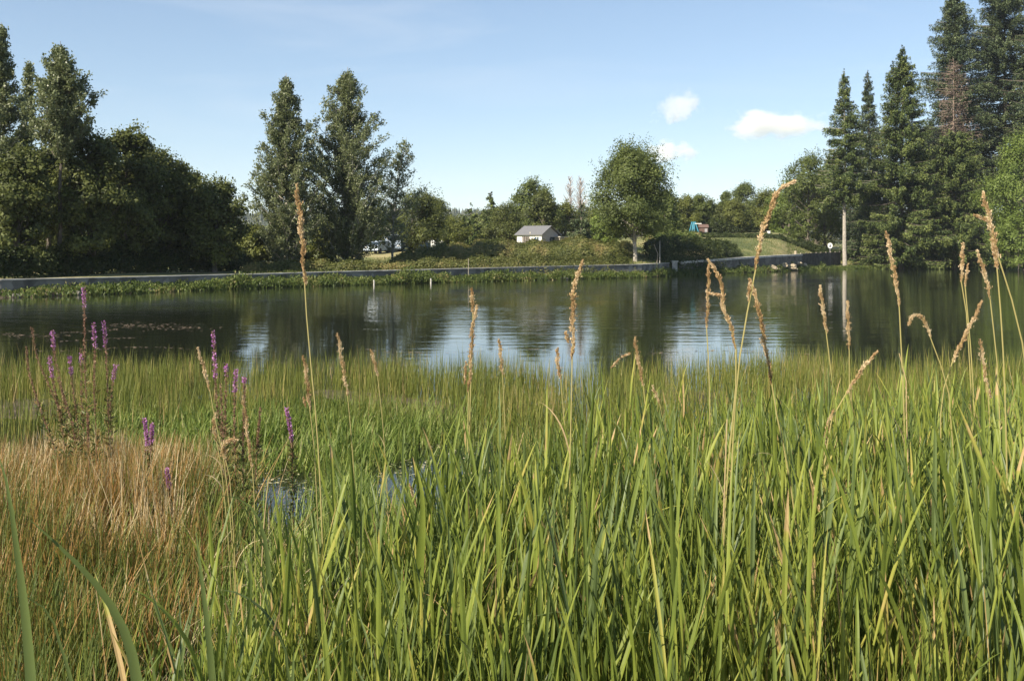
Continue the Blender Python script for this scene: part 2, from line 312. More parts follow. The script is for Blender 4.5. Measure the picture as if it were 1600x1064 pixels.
# ------------------------------------------------------------------ distant wooded hill
def hill():
    xs = np.linspace(-1500, 1900, 171); ys = np.linspace(700, 1500, 31)
    X, Y = np.meshgrid(xs, ys); T = (Y - 700) / 800
    def hz(X, Y):
        T = np.clip((Y - 700) / 500, 0, 1)
        return 4 + (36 + vnoise(X, X * 0, 190, 3) * 7 - X * .004) * (T * T * (3 - 2 * T)) + vnoise(X, Y, 60, 1) * 1.5
    Z = hz(X, Y); nx = len(xs); i, j = np.meshgrid(np.arange(30), np.arange(nx - 1), indexing='ij')
    f = np.stack([i * nx + j, i * nx + j + 1, (i + 1) * nx + j + 1, (i + 1) * nx + j], -1).reshape(-1, 4)
    g = MB(); g.add(np.stack([X, Y, Z], -1), f)
    tag(g.build('hill', plain('hill_forest_floor', (.04, .055, .02), .95, .3, .02), smooth=True), kind='structure')
    rng = np.random.default_rng(5); n = 9000
    x = rng.uniform(-800, 1100, n); y = 720 + 560 * rng.random(n); z = hz(x, y); h = rng.uniform(7, 13, n); w = h * rng.uniform(.22, .4, n)
    g = MB(); k = 6; an = np.arange(k) / k * 2 * np.pi
    for lo, hi, ws in ((.0, .55, 1.0), (.3, .8, .75), (.55, 1.0, .5)):
        ring = np.stack([x[:, None] + np.cos(an + lo * 3) * (w * ws)[:, None] * rng.uniform(.7, 1.2, (n, k)), y[:, None] + np.sin(an + lo * 3) * (w * ws)[:, None], np.repeat((z + h * lo)[:, None], k, 1)], 2)
        top = np.stack([x, y, z + h * hi], 1)[:, None]
        V = np.concatenate([ring, top], 1); fi = np.array([[q, (q + 1) % k, k] for q in range(k)])
        g.add(V.reshape(-1, 3), (fi[None] + (np.arange(n) * (k + 1))[:, None, None]).reshape(-1, 3), np.repeat(rng.random(n), k))
    tag(g.build('far_wood', foliage('far_needle', [(0, (.018, .028, .014)), (1, (.05, .06, .026))], trans=.05)), 'dark conifer forest covering the distant hill behind the pond', 'forest', kind='stuff')

# ------------------------------------------------------------------ trees
def tree_parts(name, base, label, cat, group, tr, crown, bark, leafm):
    t = thing(name, base, label, cat, group)
    tr.build('trunk', bark, t, origin=None); crown.build('crown', leafm, t, origin=None)
    return t

def broad(rng, H, Wd, cb, nlobe=60, nleaf=22000, ls=.24, trunk_r=.25, lean=0, shape=1.0, ragged=.35):
    """trunk + limbs, crown of many clumps. cb = height where the crown starts"""
    tr = MB(); cr = MB()
    k = 9; zz = np.linspace(-.3, H * .82, k); wob = rng.normal(size=(k, 2)).cumsum(0) * H * .006
    tp = np.stack([wob[:, 0] + lean * (zz / H) ** 2 * H, wob[:, 1], zz], 1)
    tube(tr, tp, trunk_r * np.linspace(1, .22, k) ** .9 * np.where(np.arange(k) == 0, 1.35, 1), 8)
    t = rng.random(nlobe) ** .85; prof = np.sin(np.pi * np.clip(.16 + t * .80, 0, 1)) ** (.62 * shape)
    an = rng.uniform(0, 2 * np.pi, nlobe) + np.arange(nlobe) * 2.4; rad = Wd / 2 * prof * np.sqrt(rng.uniform(.12, .95, nlobe)) * rng.uniform(1 - ragged, 1.08, nlobe)
    lz = cb + (H - cb) * (.04 + .93 * t); tx = np.interp(lz, zz, tp[:, 0]); ty = np.interp(lz, zz, tp[:, 1])
    lc = np.stack([tx + np.cos(an) * rad, ty + np.sin(an) * rad, lz - Wd * .05], 1)
    lr = Wd * rng.uniform(.065, .165, nlobe)
    for q in range(0, nlobe, 1):
        if q > 34: break
        sz = max(cb * .7, lc[q, 2] - np.hypot(*(lc[q, :2] - [tx[q], ty[q]])) * .9 - .4); sz = min(sz, H * .78)
        st = np.array([np.interp(sz, zz, tp[:, 0]), np.interp(sz, zz, tp[:, 1]), sz])
        mid = (st + lc[q]) / 2 + np.array([0, 0, -.06 * Wd * .3]) + rng.normal(size=3) * .12
        tube(tr, [st, mid, lc[q]], [trunk_r * .32, trunk_r * .2, .02], 4)
    for q in range(nlobe):
        sh = 6; dd = unit(rdir(rng, sh) + [0, 0, .7] + unit(lc[q] - [tx[q], ty[q], cb + (H - cb) * .3]) * .8); Ls_ = lr[q] * rng.uniform(1.2, 1.75, sh)
        o_ = np.repeat(np.arange(sh), max(8, nleaf // (nlobe * 30))); u = rng.uniform(.35, 1, len(o_))
        leaves(cr, lc[q] + dd[o_] * (Ls_[o_] * u)[:, None] + rng.normal(size=(len(o_), 3)) * (.10 + Wd * .008), ls * rng.uniform(.5, 1.1, len(o_)), rng, np.clip(rng.random(len(o_)) * .6 + .3, 0, 1), aspect=.6)
    nsub = nlobe * 12; own = np.repeat(np.arange(nlobe), 12)
    d = rdir(rng, nsub); d[:, 2] *= .72; sc = lc[own] + d * (lr[own] * rng.uniform(.35, 1.15, nsub))[:, None]
    per = nleaf // nsub + 1; o2 = np.repeat(np.arange(nsub), per)
    keep = rng.random(len(o2)) < rng.uniform(.45, 1, nsub)[o2]; o2 = o2[keep]
    n = len(o2); sg = Wd * .030 + .10
    c = sc[o2] + rng.normal(size=(n, 3)) * sg * np.array([1, 1, .7])
    tl = rng.uniform(0, .8, nsub)[o2] * .7 + rng.random(n) * .35 + rng.normal(size=nlobe)[own][o2] * .10
    out = unit(d[own[o2] * 12 + o2 % 12] * .6 + unit(lc[own[o2]] - [0, 0, cb + (H - cb) * .35]) * .5 + unit(c - sc[o2]) * .5 + [0, 0, .35])
    leaves(cr, c, ls * rng.uniform(.6, 1.3, n), rng, np.clip(tl, 0, 1), aspect=.7, wn=out)
    return tr, cr

def poplar(rng, H, Wd, cb, nbr=90, nleaf=24000, ls=.18, trunk_r=.22, up=.9, dens=1.0, lean=0, wide=.35, bark=None):
    """ascending branches with leafy tips: feathery upright crown"""
    tr = MB(); cr = MB(); k = 10
    zz = np.linspace(-.3, H * .97, k); wob = rng.normal(size=(k, 2)).cumsum(0) * H * .004
    tp = np.stack([wob[:, 0] + lean * (zz / H) ** 2, wob[:, 1], zz], 1)
    tube(tr, tp, trunk_r * np.linspace(1, .08, k), 7)
    C = []; T = []; AX = []
    ts = np.sort(rng.random(nbr)); per = nleaf // nbr
    for q, t in enumerate(ts):
        z0 = cb + (H * .95 - cb) * t * .98
        prof = (min(1, (t + .10) / wide) ** .6) * (1 - t) ** .88 + .035
        Lb = Wd * .70 * prof * rng.uniform(.6, 1.25); a = q * 2.4 + rng.normal() * .5
        e0 = rng.uniform(.55, 1.0) * up; st = np.array([np.interp(z0, zz, tp[:, 0]), np.interp(z0, zz, tp[:, 1]), z0])
        s = np.linspace(0, 1, 6)[:, None]; hdir = np.array([math.cos(a), math.sin(a), 0])
        pts = st + hdir * Lb * s * math.cos(e0 * .6) + np.array([0, 0, 1.]) * Lb * (s * math.sin(e0 * .6) + s ** 2 * .38)
        pts[1:] += rng.normal(size=(5, 3)) * Lb * .03
        if pts[-1][2] > H + .2: pts[:, 2] -= (pts[-1][2] - H - .2) * s[:, 0]
        tube(tr, pts, np.linspace(.045, .012, 6) * (.6 + Wd * .06), 4)
        n = max(30, int(per * (prof * 1.5 + .25) * dens)); ss = rng.random(n) ** .75
        nt_ = max(3, int(n / 38)); tw = rng.random(nt_) ** .8; tws = np.stack([np.interp(tw, s[:, 0], pts[:, i]) for i in range(3)], 1)
        td = unit(hdir * .35 + np.array([0, 0, .75]) + rng.normal(size=(nt_, 3)) * .55); tl = rng.uniform(.35, .95, nt_) * (.30 + Lb * .22)
        ow = rng.integers(0, nt_, n); u = rng.random(n)
        c = tws[ow] + td[ow] * (tl[ow] * u)[:, None] + rng.normal(size=(n, 3)) * .13
        C.append(c); T.append(rng.random(n) * .75 + rng.random(nt_)[ow] * .25); AX.append(td[ow])
    c = np.concatenate(C)
    leaves(cr, c, ls * rng.uniform(.6, 1.3, len(c)), rng, np.concatenate(T), axis=np.concatenate(AX), spread=.6, aspect=.6)
    return tr, cr

def spruce(rng, H, Wd, cb, ls=.34, trunk_r=.28, dz=.55, nb=8, droop=.25, dens=1.0, sparse=0.0, power=.8, top_t=1.0, per_m=30, uneven=.25, hang=1.0):
    tr = MB(); cr = MB(); k = 10; zz = np.linspace(-.3, H, k)
    tp = np.stack([rng.normal(size=k).cumsum() * .05, rng.normal(size=k).cumsum() * .05, zz], 1)
    tube(tr, tp, trunk_r * np.linspace(1, .05, k) + .01, 8)
    C = []; AX = []; T = []; SZ = []
    z = cb; lvl = 0
    while z < H - .3:
        t = (z - cb) / (H - cb); prof = (1 - t) ** power * min(1, .72 + t * 2.4)
        big = 1 + uneven * math.sin(z * 1.9 + lvl)
        for q in range(nb):
            if rng.random() < sparse: continue
            a = rng.uniform(0, 6.283); Lb = max(.25, Wd / 2 * prof * rng.uniform(.55, 1.12) * (1 + uneven * .6 * math.sin(a * 2 + z * .7)))
            sag = droop * (1 - t * .8); s = np.linspace(0, 1, 6)
            hd = np.array([math.cos(a), math.sin(a), 0]); side = np.array([-hd[1], hd[0], 0])
            zo = Lb * (-sag * s + .62 * sag * s ** 2.5) + (.25 * Lb * t) * s
            zj = max(cb * .8, z + rng.normal() * .35); st = np.array([np.interp(zj, zz, tp[:, 0]), np.interp(zj, zz, tp[:, 1]), zj])
            pts = st + hd * (Lb * s)[:, None] + np.array([0, 0, 1.]) * zo[:, None]
            tube(tr, pts, np.linspace(.05, .012, 6) * (.5 + Lb * .18), 3, closed_top=False)
            n = int(per_m * Lb * dens * rng.uniform(.7, 1.3)) + 6; u = rng.uniform(.12, 1, n) ** .8; lat = rng.normal(size=n) * .5 * (1 - u * .75) * min(Lb, 2.6) * .38
            c = np.stack([np.interp(u, s, pts[:, i]) for i in range(3)], 1) + side * lat[:, None]
            c[:, 2] -= np.abs(rng.normal(size=n)) * .16 + np.abs(lat) * .18
            ax = hd * .55 + side * np.sign(lat)[:, None] * .45 + np.array([0, 0, -.42])
            C.append(c); AX.append(ax); T.append(np.clip(rng.normal(.4, .2, n) + rng.normal() * .22 + (u > .85) * .25, 0, 1)); SZ.append(np.full(n, ls * (.55 + .45 * min(1, Lb / 2)))); c[:, 2] -= rng.random(n) ** 2 * min(.9, Lb * .28) * hang
        z += dz * rng.uniform(.8, 1.2) * (1 if t < .8 else .7); lvl += 1
    c = np.concatenate(C); n = len(c)
    leaves(cr, c, np.concatenate(SZ) * rng.uniform(.6, 1.3, n), rng, np.concatenate(T), axis=np.concatenate(AX), spread=.35, aspect=.38, wn=np.tile([0, 0, 1.], (n, 1)))
    return tr, cr

def put(name, px, D, top, width, cb_y, kind, label, group=None, seed=0, leafm='leaf_dark', bark='bark', cat='tree', **kw):
    if kind == 'spruce' and name == 'spruce_tree': width *= 1.2; kw['per_m'] = int(kw.get('per_m', 30) * 1.7); kw['power'] = kw.get('power', .8) * .95; kw.setdefault('dz', .46)
    """plant a tree: px = column of its foot, top/cb_y = photo rows of crown top and crown bottom, width in photo pixels"""
    X = (px - CX) / F * D; z = float(gz(X, D)) - .05
    H = CAMZ - (top - HOR) / F * D - z; Wd = width / F * D; cb = max(.15, CAMZ - (cb_y - HOR) / F * D - z)
    rng = np.random.default_rng(seed or int(abs(px) * 7 + D))
    tr, cr = {'broad': broad, 'poplar': poplar, 'spruce': spruce}[kind](rng, H, Wd, cb, **kw)
    return tree_parts(name, (X, D, z), label, cat, group, tr, cr, M[bark], M[leafm])

G_LEFT = 'trees on the dam at the left'; G_BACK = 'trees along the far skyline'; G_SPR = 'tall spruces on the right bank'; G_POP = 'poplars behind the pond wall'
def trees():
    # left group
    put('poplar_tree', 0, 66, 24, 96, 330, 'poplar', 'tall dark poplar cut by the left edge, the highest of the left group', G_LEFT, leafm='leaf_poplar', bark='bark_grey', nbr=130, nleaf=32000, up=1.05)
    put('poplar_tree', 42, 70, 84, 40, 300, 'poplar', 'narrow poplar tip between the edge poplar and the one with the bare trunk', G_LEFT, leafm='leaf_poplar', bark='bark_grey', nbr=60, nleaf=11000, up=1.1)
    put('poplar_tree', 90, 64, 54, 92, 250, 'poplar', 'slender poplar with a long bare grey trunk at the left', G_LEFT, leafm='leaf_poplar', bark='bark', trunk_r=.17, nbr=120, nleaf=26000, up=1.0, wide=.16)  # dark bark puts the shade on this grey trunk into its colour
    put('broadleaf_tree', 22, 62, 232, 130, 400, 'broad', 'dark leafy tree at the far left edge below the tallest poplar', G_LEFT, nleaf=24000, trunk_r=.2)
    put('broadleaf_tree', 75, 72, 226, 110, 410, 'broad', 'dark leafy tree behind the long bare poplar trunk', G_LEFT, nleaf=20000, trunk_r=.18)
    put('broadleaf_tree', 140, 66, 208, 120, 395, 'broad', 'dark broad tree just right of the bare poplar trunk', G_LEFT, nleaf=26000, trunk_r=.2)
    put('broadleaf_tree', 196, 70, 203, 120, 390, 'broad', 'tallest round dark tree in the middle of the left wood', G_LEFT, nleaf=26000, trunk_r=.2)
    put('broadleaf_tree', 246, 73, 224, 110, 392, 'broad', 'dark tree with a rounded shoulder right of the tallest round one', G_LEFT, nleaf=22000, trunk_r=.2)
    put('broadleaf_tree', 288, 76, 262, 90, 398, 'broad', 'lower dark tree where the left wood slopes down', G_LEFT, nleaf=18000, trunk_r=.17)
    put('broadleaf_tree', 336, 73, 280, 100, 405, 'broad', 'round dark tree ending the left wood beside the gap to the hill', G_LEFT, nleaf=24000, trunk_r=.2)
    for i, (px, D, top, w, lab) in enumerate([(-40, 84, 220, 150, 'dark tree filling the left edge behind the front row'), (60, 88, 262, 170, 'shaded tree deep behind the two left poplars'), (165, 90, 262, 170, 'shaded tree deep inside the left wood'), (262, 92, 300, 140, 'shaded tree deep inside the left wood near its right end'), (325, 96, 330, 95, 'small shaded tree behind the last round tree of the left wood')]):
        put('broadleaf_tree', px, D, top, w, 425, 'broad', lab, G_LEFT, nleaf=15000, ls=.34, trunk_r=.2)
    # undergrowth of the left wood
    # poplars and their neighbours
    put('poplar_tree', 446, 80, 106, 112, 415, 'poplar', 'slim silvery poplar behind the tallest golden seed head', G_POP, leafm='leaf_poplar', bark='bark_pale', nbr=190, nleaf=52000, wide=.30, trunk_r=.2)
    put('poplar_tree', 546, 84, 96, 150, 418, 'poplar', 'broad tall silvery poplar, the larger of the pair in the middle left', G_POP, leafm='leaf_poplar', bark='bark_grey', nbr=260, nleaf=76000, wide=.34, trunk_r=.26)
    put('poplar_tree', 614, 90, 208, 105, 395, 'poplar', 'thin see-through poplar leaning right beside the broad one', G_POP, leafm='leaf_poplar', bark='bark_grey', nbr=80, nleaf=8500, up=.85, lean=1.2, wide=.6, trunk_r=.13)
    put('broadleaf_tree', 645, 116, 300, 120, 384, 'broad', 'dark spreading tree under the thin leaning poplar', G_POP, leafm='leaf_dark', nleaf=20000)
    put('broadleaf_tree', 572, 118, 318, 110, 376, 'broad', 'dark low tree at the foot of the broad poplar', G_POP, leafm='leaf_dark', nleaf=13000)
    put('broadleaf_tree', 682, 136, 308, 56, 374, 'broad', 'small yellow-green round tree above the white garden chairs', G_BACK, leafm='leaf_yel', nleaf=9000)
    put('bush', 396, 84, 352, 52, 418, 'broad', 'golden green bush in the gap left of the slim poplar', G_POP, leafm='leaf_yel', nleaf=8000, trunk_r=.06, cat='bush')
    put('bush', 500, 90, 345, 70, 420, 'broad', 'olive bush between the feet of the two silvery poplars', G_POP, leafm='leaf_yel', nleaf=10000, trunk_r=.06, cat='bush')
    put('bush', 446, 84, 330, 80, 424, 'broad', 'grey green bush round the foot of the slim poplar', G_POP, leafm='leaf_poplar', nleaf=11000, trunk_r=.06, cat='bush')
    put('bush', 372, 88, 372, 34, 418, 'broad', 'small dark bush at the end of the left wood', G_POP, leafm='leaf_dark', nleaf=4000, trunk_r=.05, cat='bush')
    put('bush', 706, 130, 340, 60, 380, 'broad', 'flat-topped yellow-green bush right of the small round tree', G_BACK, leafm='leaf_yel', nleaf=6000, trunk_r=.06, cat='bush')
    # skyline behind the cottage
    put('conifer_tree', 738, 138, 324, 72, 380, 'spruce', 'short dark conifer left of the cottage with a flat tip', G_BACK, leafm='needle', ls=.5, dz=.6)
    put('conifer_tree', 766, 142, 300, 76, 380, 'spruce', 'pointed dark conifer just left of the cottage', G_BACK, leafm='needle', ls=.5, dz=.6)
    put('broadleaf_tree', 788, 135, 322, 66, 388, 'broad', 'dark low tree against the left side of the cottage', G_BACK, leafm='leaf_dark', nleaf=9000)
    put('broadleaf_tree', 826, 150, 280, 88, 380, 'broad', 'large round green tree rising behind the cottage', G_BACK, leafm='leaf_mid', nleaf=17000, ls=.32)
    put('broadleaf_tree', 850, 140, 300, 62, 385, 'broad', 'dark round tree directly behind the cottage roof', G_BACK, leafm='leaf_dark', nleaf=12000, ls=.3)
    put('conifer_tree', 906, 128, 318, 56, 388, 'spruce', 'dark pointed conifer right of the cottage', G_BACK, leafm='needle_blue', ls=.42, dz=.5, per_m=34)
    put('broadleaf_tree', 884, 155, 318, 60, 385, 'broad', 'brownish thin tree between the cottage and the pointed conifer', G_BACK, leafm='leaf_yel', nleaf=7000, ls=.3)
    put('broadleaf_tree', 994, 103, 230, 142, 366, 'broad', 'big full tree with a straight pale trunk standing at the pond wall', None, leafm='leaf_mid', bark='bark_pale', nlobe=80, nleaf=60000, ls=.21, trunk_r=.22, shape=1.0, ragged=.32, seed=41)
    put('broadleaf_tree', 948, 112, 330, 50, 378, 'broad', 'fresh green low tree against the left side of the big full tree', G_BACK, leafm='leaf_bright', nleaf=9000)
    put('broadleaf_tree', 1040, 135, 300, 60, 362, 'broad', 'olive tree against the right side of the big full tree', G_BACK, leafm='leaf_mid', nleaf=9000, ls=.3)
    data = [(1072, 172, 308, 48, 'leaf_yel', 'yellow-green tree behind the turquoise play frame'), (1098, 178, 306, 46, 'leaf_mid', 'green round tree right of the play frame'),
            (1122, 190, 322, 40, 'leaf_dark', 'dark small tree right of the play frame, before the skyline notch'), (1134, 205, 300, 26, 'leaf_mid', 'narrow tree tip at the skyline notch'),
            (1166, 196, 287, 66, 'leaf_mid', 'highest dome-shaped tree between the play frame and the spruces'), (1147, 180, 312, 46, 'leaf_yel', 'yellowish tree in front of the dome-shaped tree'),
            (1198, 182, 299, 66, 'leaf_yel', 'olive round tree right of the dome-shaped tree'), (1232, 175, 285, 80, 'leaf_bright', 'fresh green tree left of the first spruce group'),
            (1262, 168, 240, 100, 'leaf_mid', 'tall green tree leaning on the left side of the bare-trunk spruce'), (1290, 176, 262, 90, 'leaf_bright', 'mottled green tree left behind the bare-trunk spruce')]
    for px, D, top, w, lm, lab in data:
        put('broadleaf_tree', px, D, top, w, 374, 'broad', lab, G_BACK, leafm=lm, nleaf=17000, ls=.30)
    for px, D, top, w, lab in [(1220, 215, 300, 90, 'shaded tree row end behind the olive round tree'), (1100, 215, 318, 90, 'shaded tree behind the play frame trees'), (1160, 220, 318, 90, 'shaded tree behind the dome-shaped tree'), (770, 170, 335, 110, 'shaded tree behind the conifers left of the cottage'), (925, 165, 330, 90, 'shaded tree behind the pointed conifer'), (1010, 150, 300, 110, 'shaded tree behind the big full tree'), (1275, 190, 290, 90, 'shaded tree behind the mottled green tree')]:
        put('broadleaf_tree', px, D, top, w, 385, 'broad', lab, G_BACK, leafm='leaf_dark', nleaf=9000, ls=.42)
    # bare pale trees on the skyline
    for px, top, w, lab in [(891, 276, 26, 'thin leafless grey tree, left one of the bare pair'), (907, 277, 30, 'thin leafless grey tree, right one of the bare pair')]:
        D = 165; X = (px - CX) / F * D; z = float(gz(X, D)); H = CAMZ - (top - HOR) / F * D - z
        rng = np.random.default_rng(px); g = MB(); t = MB()
        tube(t, [[0, 0, 0], [.1, 0, H * .5], [0, 0, H]], [.14, .09, .02], 5)
        for q in range(110):
            z0 = H * rng.uniform(.25, .97); a = rng.uniform(0, 6.28); Lb = w / F * D * 1.1 * (1 - z0 / H) ** .5 * rng.uniform(.5, 1)
            e = np.array([math.cos(a) * Lb * .6, math.sin(a) * Lb * .6, Lb * .9]); tube(g, [[0, 0, z0], np.array([0, 0, z0]) + e * .5 + rng.normal(size=3) * .08, np.array([0, 0, z0]) + e], [.05, .04, .03], 3, tint=rng.random())
        r_ = thing('bare_tree', (X, D, z), lab, 'tree', G_BACK); t.build('trunk', M['twig_pale'], r_); g.build('branches', M['twig_pale'], r_)
    # right bank conifers
    put('spruce_tree', 1320, 150, 112, 84, 310, 'spruce', 'spruce with a long bare pale trunk by the white round sign', G_SPR, leafm='needle', bark='bark_pale', trunk_r=.33, per_m=34)
    put('spruce_tree', 1360, 162, 110, 80, 395, 'spruce', 'spruce tip between the bare-trunk spruce and the great drooping one', G_SPR, leafm='needle_blue', per_m=30)
    put('spruce_tree', 1408, 151, 74, 138, 400, 'spruce', 'great spruce with drooping boughs reaching the grass', G_SPR, leafm='needle', per_m=36, power=.72, droop=.38, trunk_r=.4)
    put('spruce_tree', 1492, 166, -22, 120, 330, 'spruce', 'tall ragged spruce behind the dead brown one', G_SPR, leafm='needle_blue', per_m=30, power=.6, uneven=.45, trunk_r=.4)
    put('dead_spruce_tree', 1489, 156, 92, 78, 235, 'spruce', 'dead brown leafless spruce among the green ones', G_SPR, leafm='needle_dead', bark='bark_dead', per_m=9, ls=.3, power=.5, sparse=.15, trunk_r=.25)
    put('spruce_tree', 1492, 152, 205, 125, 400, 'spruce', 'dark hanging spruce below the dead brown top', G_SPR, leafm='needle', per_m=30, power=.35, droop=.5)
    put('spruce_tree', 1572, 168, -70, 160, 300, 'spruce', 'tallest spruce, its top cut off by the upper right corner', G_SPR, leafm='needle_blue', per_m=32, power=.5, uneven=.4, trunk_r=.45)
    put('spruce_tree', 1645, 160, -40, 150, 330, 'spruce', 'spruce at the extreme right edge', G_SPR, leafm='needle_blue', per_m=24, power=.5)
    put('spruce_tree', 1450, 172, 190, 90, 395, 'spruce', 'shaded spruce between the great drooping one and the dead one', G_SPR, leafm='needle', per_m=24, power=.5)
    put('broadleaf_tree', 1596, 140, 205, 135, 400, 'broad', 'bright green leafy tree in front of the spruces at the right edge', None, leafm='leaf_bright', bark='bark', nlobe=75, nleaf=36000, ls=.28)
    put('bush', 1592, 136, 330, 90, 408, 'broad', 'bright green bush under the leafy tree at the right edge', None, leafm='leaf_bright', nleaf=14000, trunk_r=.06, cat='bush')
    for px, D, top, w, lab in [(1345, 185, 300, 90, 'shaded tree behind the bare pale trunk'), (1440, 190, 300, 120, 'shaded tree behind the great drooping spruce'), (1540, 190, 290, 120, 'shaded tree behind the spruces near the right edge')]:
        put('broadleaf_tree', px, D, top, w, 402, 'broad', lab, G_SPR, leafm='leaf_dark', nleaf=12000, ls=.4)

# ------------------------------------------------------------------ hedges and bank plants
def mound(mb, rng, pts, n, ls, hgt, wid, sprig=.35):
    """leafy hedge along a polyline of ground points; hgt/wid arrays at the points"""
    pts = np.asarray(pts, float); s = rng.random(n); k = len(pts); xs = np.linspace(0, 1, k)
    X = np.interp(s, xs, pts[:, 0]); Y = np.interp(s, xs, pts[:, 1]); h = np.interp(s, xs, hgt); w = np.interp(s, xs, wid)
    lump = 1 + .34 * vnoise(X * 1.0, Y * 2, 1.3, 4) + .22 * vnoise(X, Y * 1.5, .5, 7)
    a = rng.uniform(0, np.pi, n); r = rng.uniform(.55, 1.0, n) ** .6 + np.abs(rng.normal(size=n)) * .04
    off = np.cos(a) * w / 2 * r; up = np.sin(a) ** .6 * h * r * lump
    Yp = Y + off; g = gz(X, Yp); c = np.stack([X + rng.normal(size=n) * .2, Yp, g + up + rng.normal(size=n) * .08], 1)
    leaves(mb, c, ls * rng.uniform(.6, 1.4, n), rng, np.clip(rng.random(n) * .6 + .3 * vnoise(X, Y, 1.3, 9) + .2, 0, 1), aspect=.6, wn=np.stack([.4 * vnoise(X, Y, .6, 3), np.cos(a), np.sin(a) + .3], 1))
def gp(px, D): X = (px - CX) / F * D; return [X, D, float(gz(X, D))]
def hedges():
    rng = np.random.default_rng(11)
    def H(label, pl, n, ls, h, w, m, name='hedge', cat='hedge'):
        g = MB(); mound(g, rng, [gp(*p) for p in pl], n, ls, h, w); o = gp(*pl[0]); tag(g.build(name, M[m], origin=o), label, cat)
    H('loose bramble bank at the left end of the thicket, below the parked cars', [(618, 88), (650, 90), (700, 93)], 15000, .2, [.8, 1.2, 1.3], [4, 6, 7], 'bramble', 'bramble_thicket', 'bramble')
    H('tall bramble thicket below the white cottage', [(700, 96), (760, 99), (830, 102), (900, 105)], 38000, .2, [1.0, 1.15, 1.0, 1.15], [9, 10, 10, 10], 'bramble', 'bramble_thicket', 'bramble')
    H('leafy bramble slope left of the pale tree trunk', [(880, 105), (930, 107), (985, 109)], 20000, .2, [1.3, 1.3, 1.2], [9, 9, 8], 'bramble', 'bramble_thicket', 'bramble')
    H('low weeds at the foot of the thicket along the dam path', [(600, 82.5), (700, 85), (800, 89), (900, 94), (985, 99)], 16000, .16, [.5, .8, .9, .9, .7], [3, 3, 3, 3, 2], 'bramble', 'weed_strip', 'weeds')
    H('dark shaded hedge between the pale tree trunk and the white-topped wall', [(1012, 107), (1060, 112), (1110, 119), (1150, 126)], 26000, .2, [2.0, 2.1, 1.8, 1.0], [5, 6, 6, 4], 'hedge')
    H('clipped yellow-green hedge top below the turquoise play frame', [(1010, 124), (1050, 130), (1090, 136)], 10000, .2, [.8, .95, .8], [3, 4, 4], 'marginal')
    H('long low hedge edging the field behind the right wall', [(1090, 139), (1170, 146), (1240, 153), (1290, 159)], 16000, .22, [.55, .5, .5, .9], [2, 2, 2, 3], 'hedge')
    H('low dark hedge behind the fence left of the bare-trunk spruce', [(1250, 154), (1300, 157), (1365, 160)], 12000, .22, [1.2, 1.3, 1.3], [2, 2, 2], 'hedge')
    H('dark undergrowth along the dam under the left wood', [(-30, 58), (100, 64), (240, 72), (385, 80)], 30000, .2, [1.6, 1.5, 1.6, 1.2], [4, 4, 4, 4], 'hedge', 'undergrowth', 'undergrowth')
    H('weedy strip along the dam under the silvery poplars', [(390, 74), (470, 78), (590, 82)], 12000, .17, [.6, .8, .7], [3, 4, 4], 'bramble', 'weed_strip', 'weeds')
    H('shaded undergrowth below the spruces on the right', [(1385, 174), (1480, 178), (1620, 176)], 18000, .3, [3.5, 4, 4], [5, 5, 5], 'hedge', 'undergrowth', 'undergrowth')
    H('dark hedge across the field behind the play frame', [(1040, 168), (1130, 178), (1240, 186)], 16000, .3, [2.2, 2.4, 2.4], [3, 3, 3], 'hedge')
    # plants at the water's edge: uncountable low greenery
    g = MB(); n = 6500
    px = rng.uniform(-20, 1620, n); px = px[(px > 300) | (rng.random(n) < np.interp(px, [0, 100, 300], [.06, .3, .5]))]; n = len(px)
    s = rng.uniform(-.4, 1.4, n) ; D = Dw(px) + s; X = (px - CX) / F * D; z = gz(X, D)
    h = (.26 + .32 * np.clip(vnoise(X, X * 0, 1.6, 3) + .4, 0, 1.4)) * rng.uniform(.5, 1.3, n) * (1 + .9 * (vnoise(X, X * 0, .7, 11) > .55)) * np.where(px < 300, .8, 1) * np.where(px > 1240, .7, 1)
    per = 16; o = np.repeat(np.arange(n), per); m = len(o)
    c = np.stack([X[o] + rng.normal(size=m) * .22, D[o] + rng.normal(size=m) * .2, z[o] + .02 + h[o] * rng.random(m)], 1)
    leaves(g, c, .17 * rng.uniform(.6, 1.6, m), rng, np.clip(rng.random(n)[o] * .5 + rng.random(m) * .45, 0, 1), axis=np.tile([0, 0, .9], (m, 1)), spread=.5, aspect=.45)
    tag(g.build('bank_plants', M['marginal']), 'low green plants crowding the water edge below the walls', 'plants', kind='stuff')
    # grass on the right bank and dam
    g = MB(); n = 42000
    px = rng.uniform(1230, 1640, n); D = Dw(px) + rng.uniform(0, 1, n) ** 1.5 * 42 + .2; X = (px - CX) / F * D; b = np.stack([X, D, gz(X, D) - .02], 1)
    ribbons(g, b, rng.uniform(0, 6.28, n), rng.uniform(0, .4, n), rng.uniform(.1, .28, n), np.full(n, .05), rng, rng.random(n) * .8, 2, rng.uniform(.1, .8, n))
    n = 20000; px = rng.uniform(380, 1260, n); D = Dw(px) + 2.4 + rng.random(n) * 20; X = (px - CX) / F * D; b = np.stack([X, D, gz(X, D) - .02], 1)
    ribbons(g, b, rng.uniform(0, 6.28, n), rng.uniform(0, .4, n), rng.uniform(.15, .4, n), np.full(n, .04), rng, rng.random(n), 2, rng.uniform(.1, .8, n))
    tag(g.build('bank_grass', M['marginal']), 'short rough grass on the far bank', 'grass', kind='stuff')

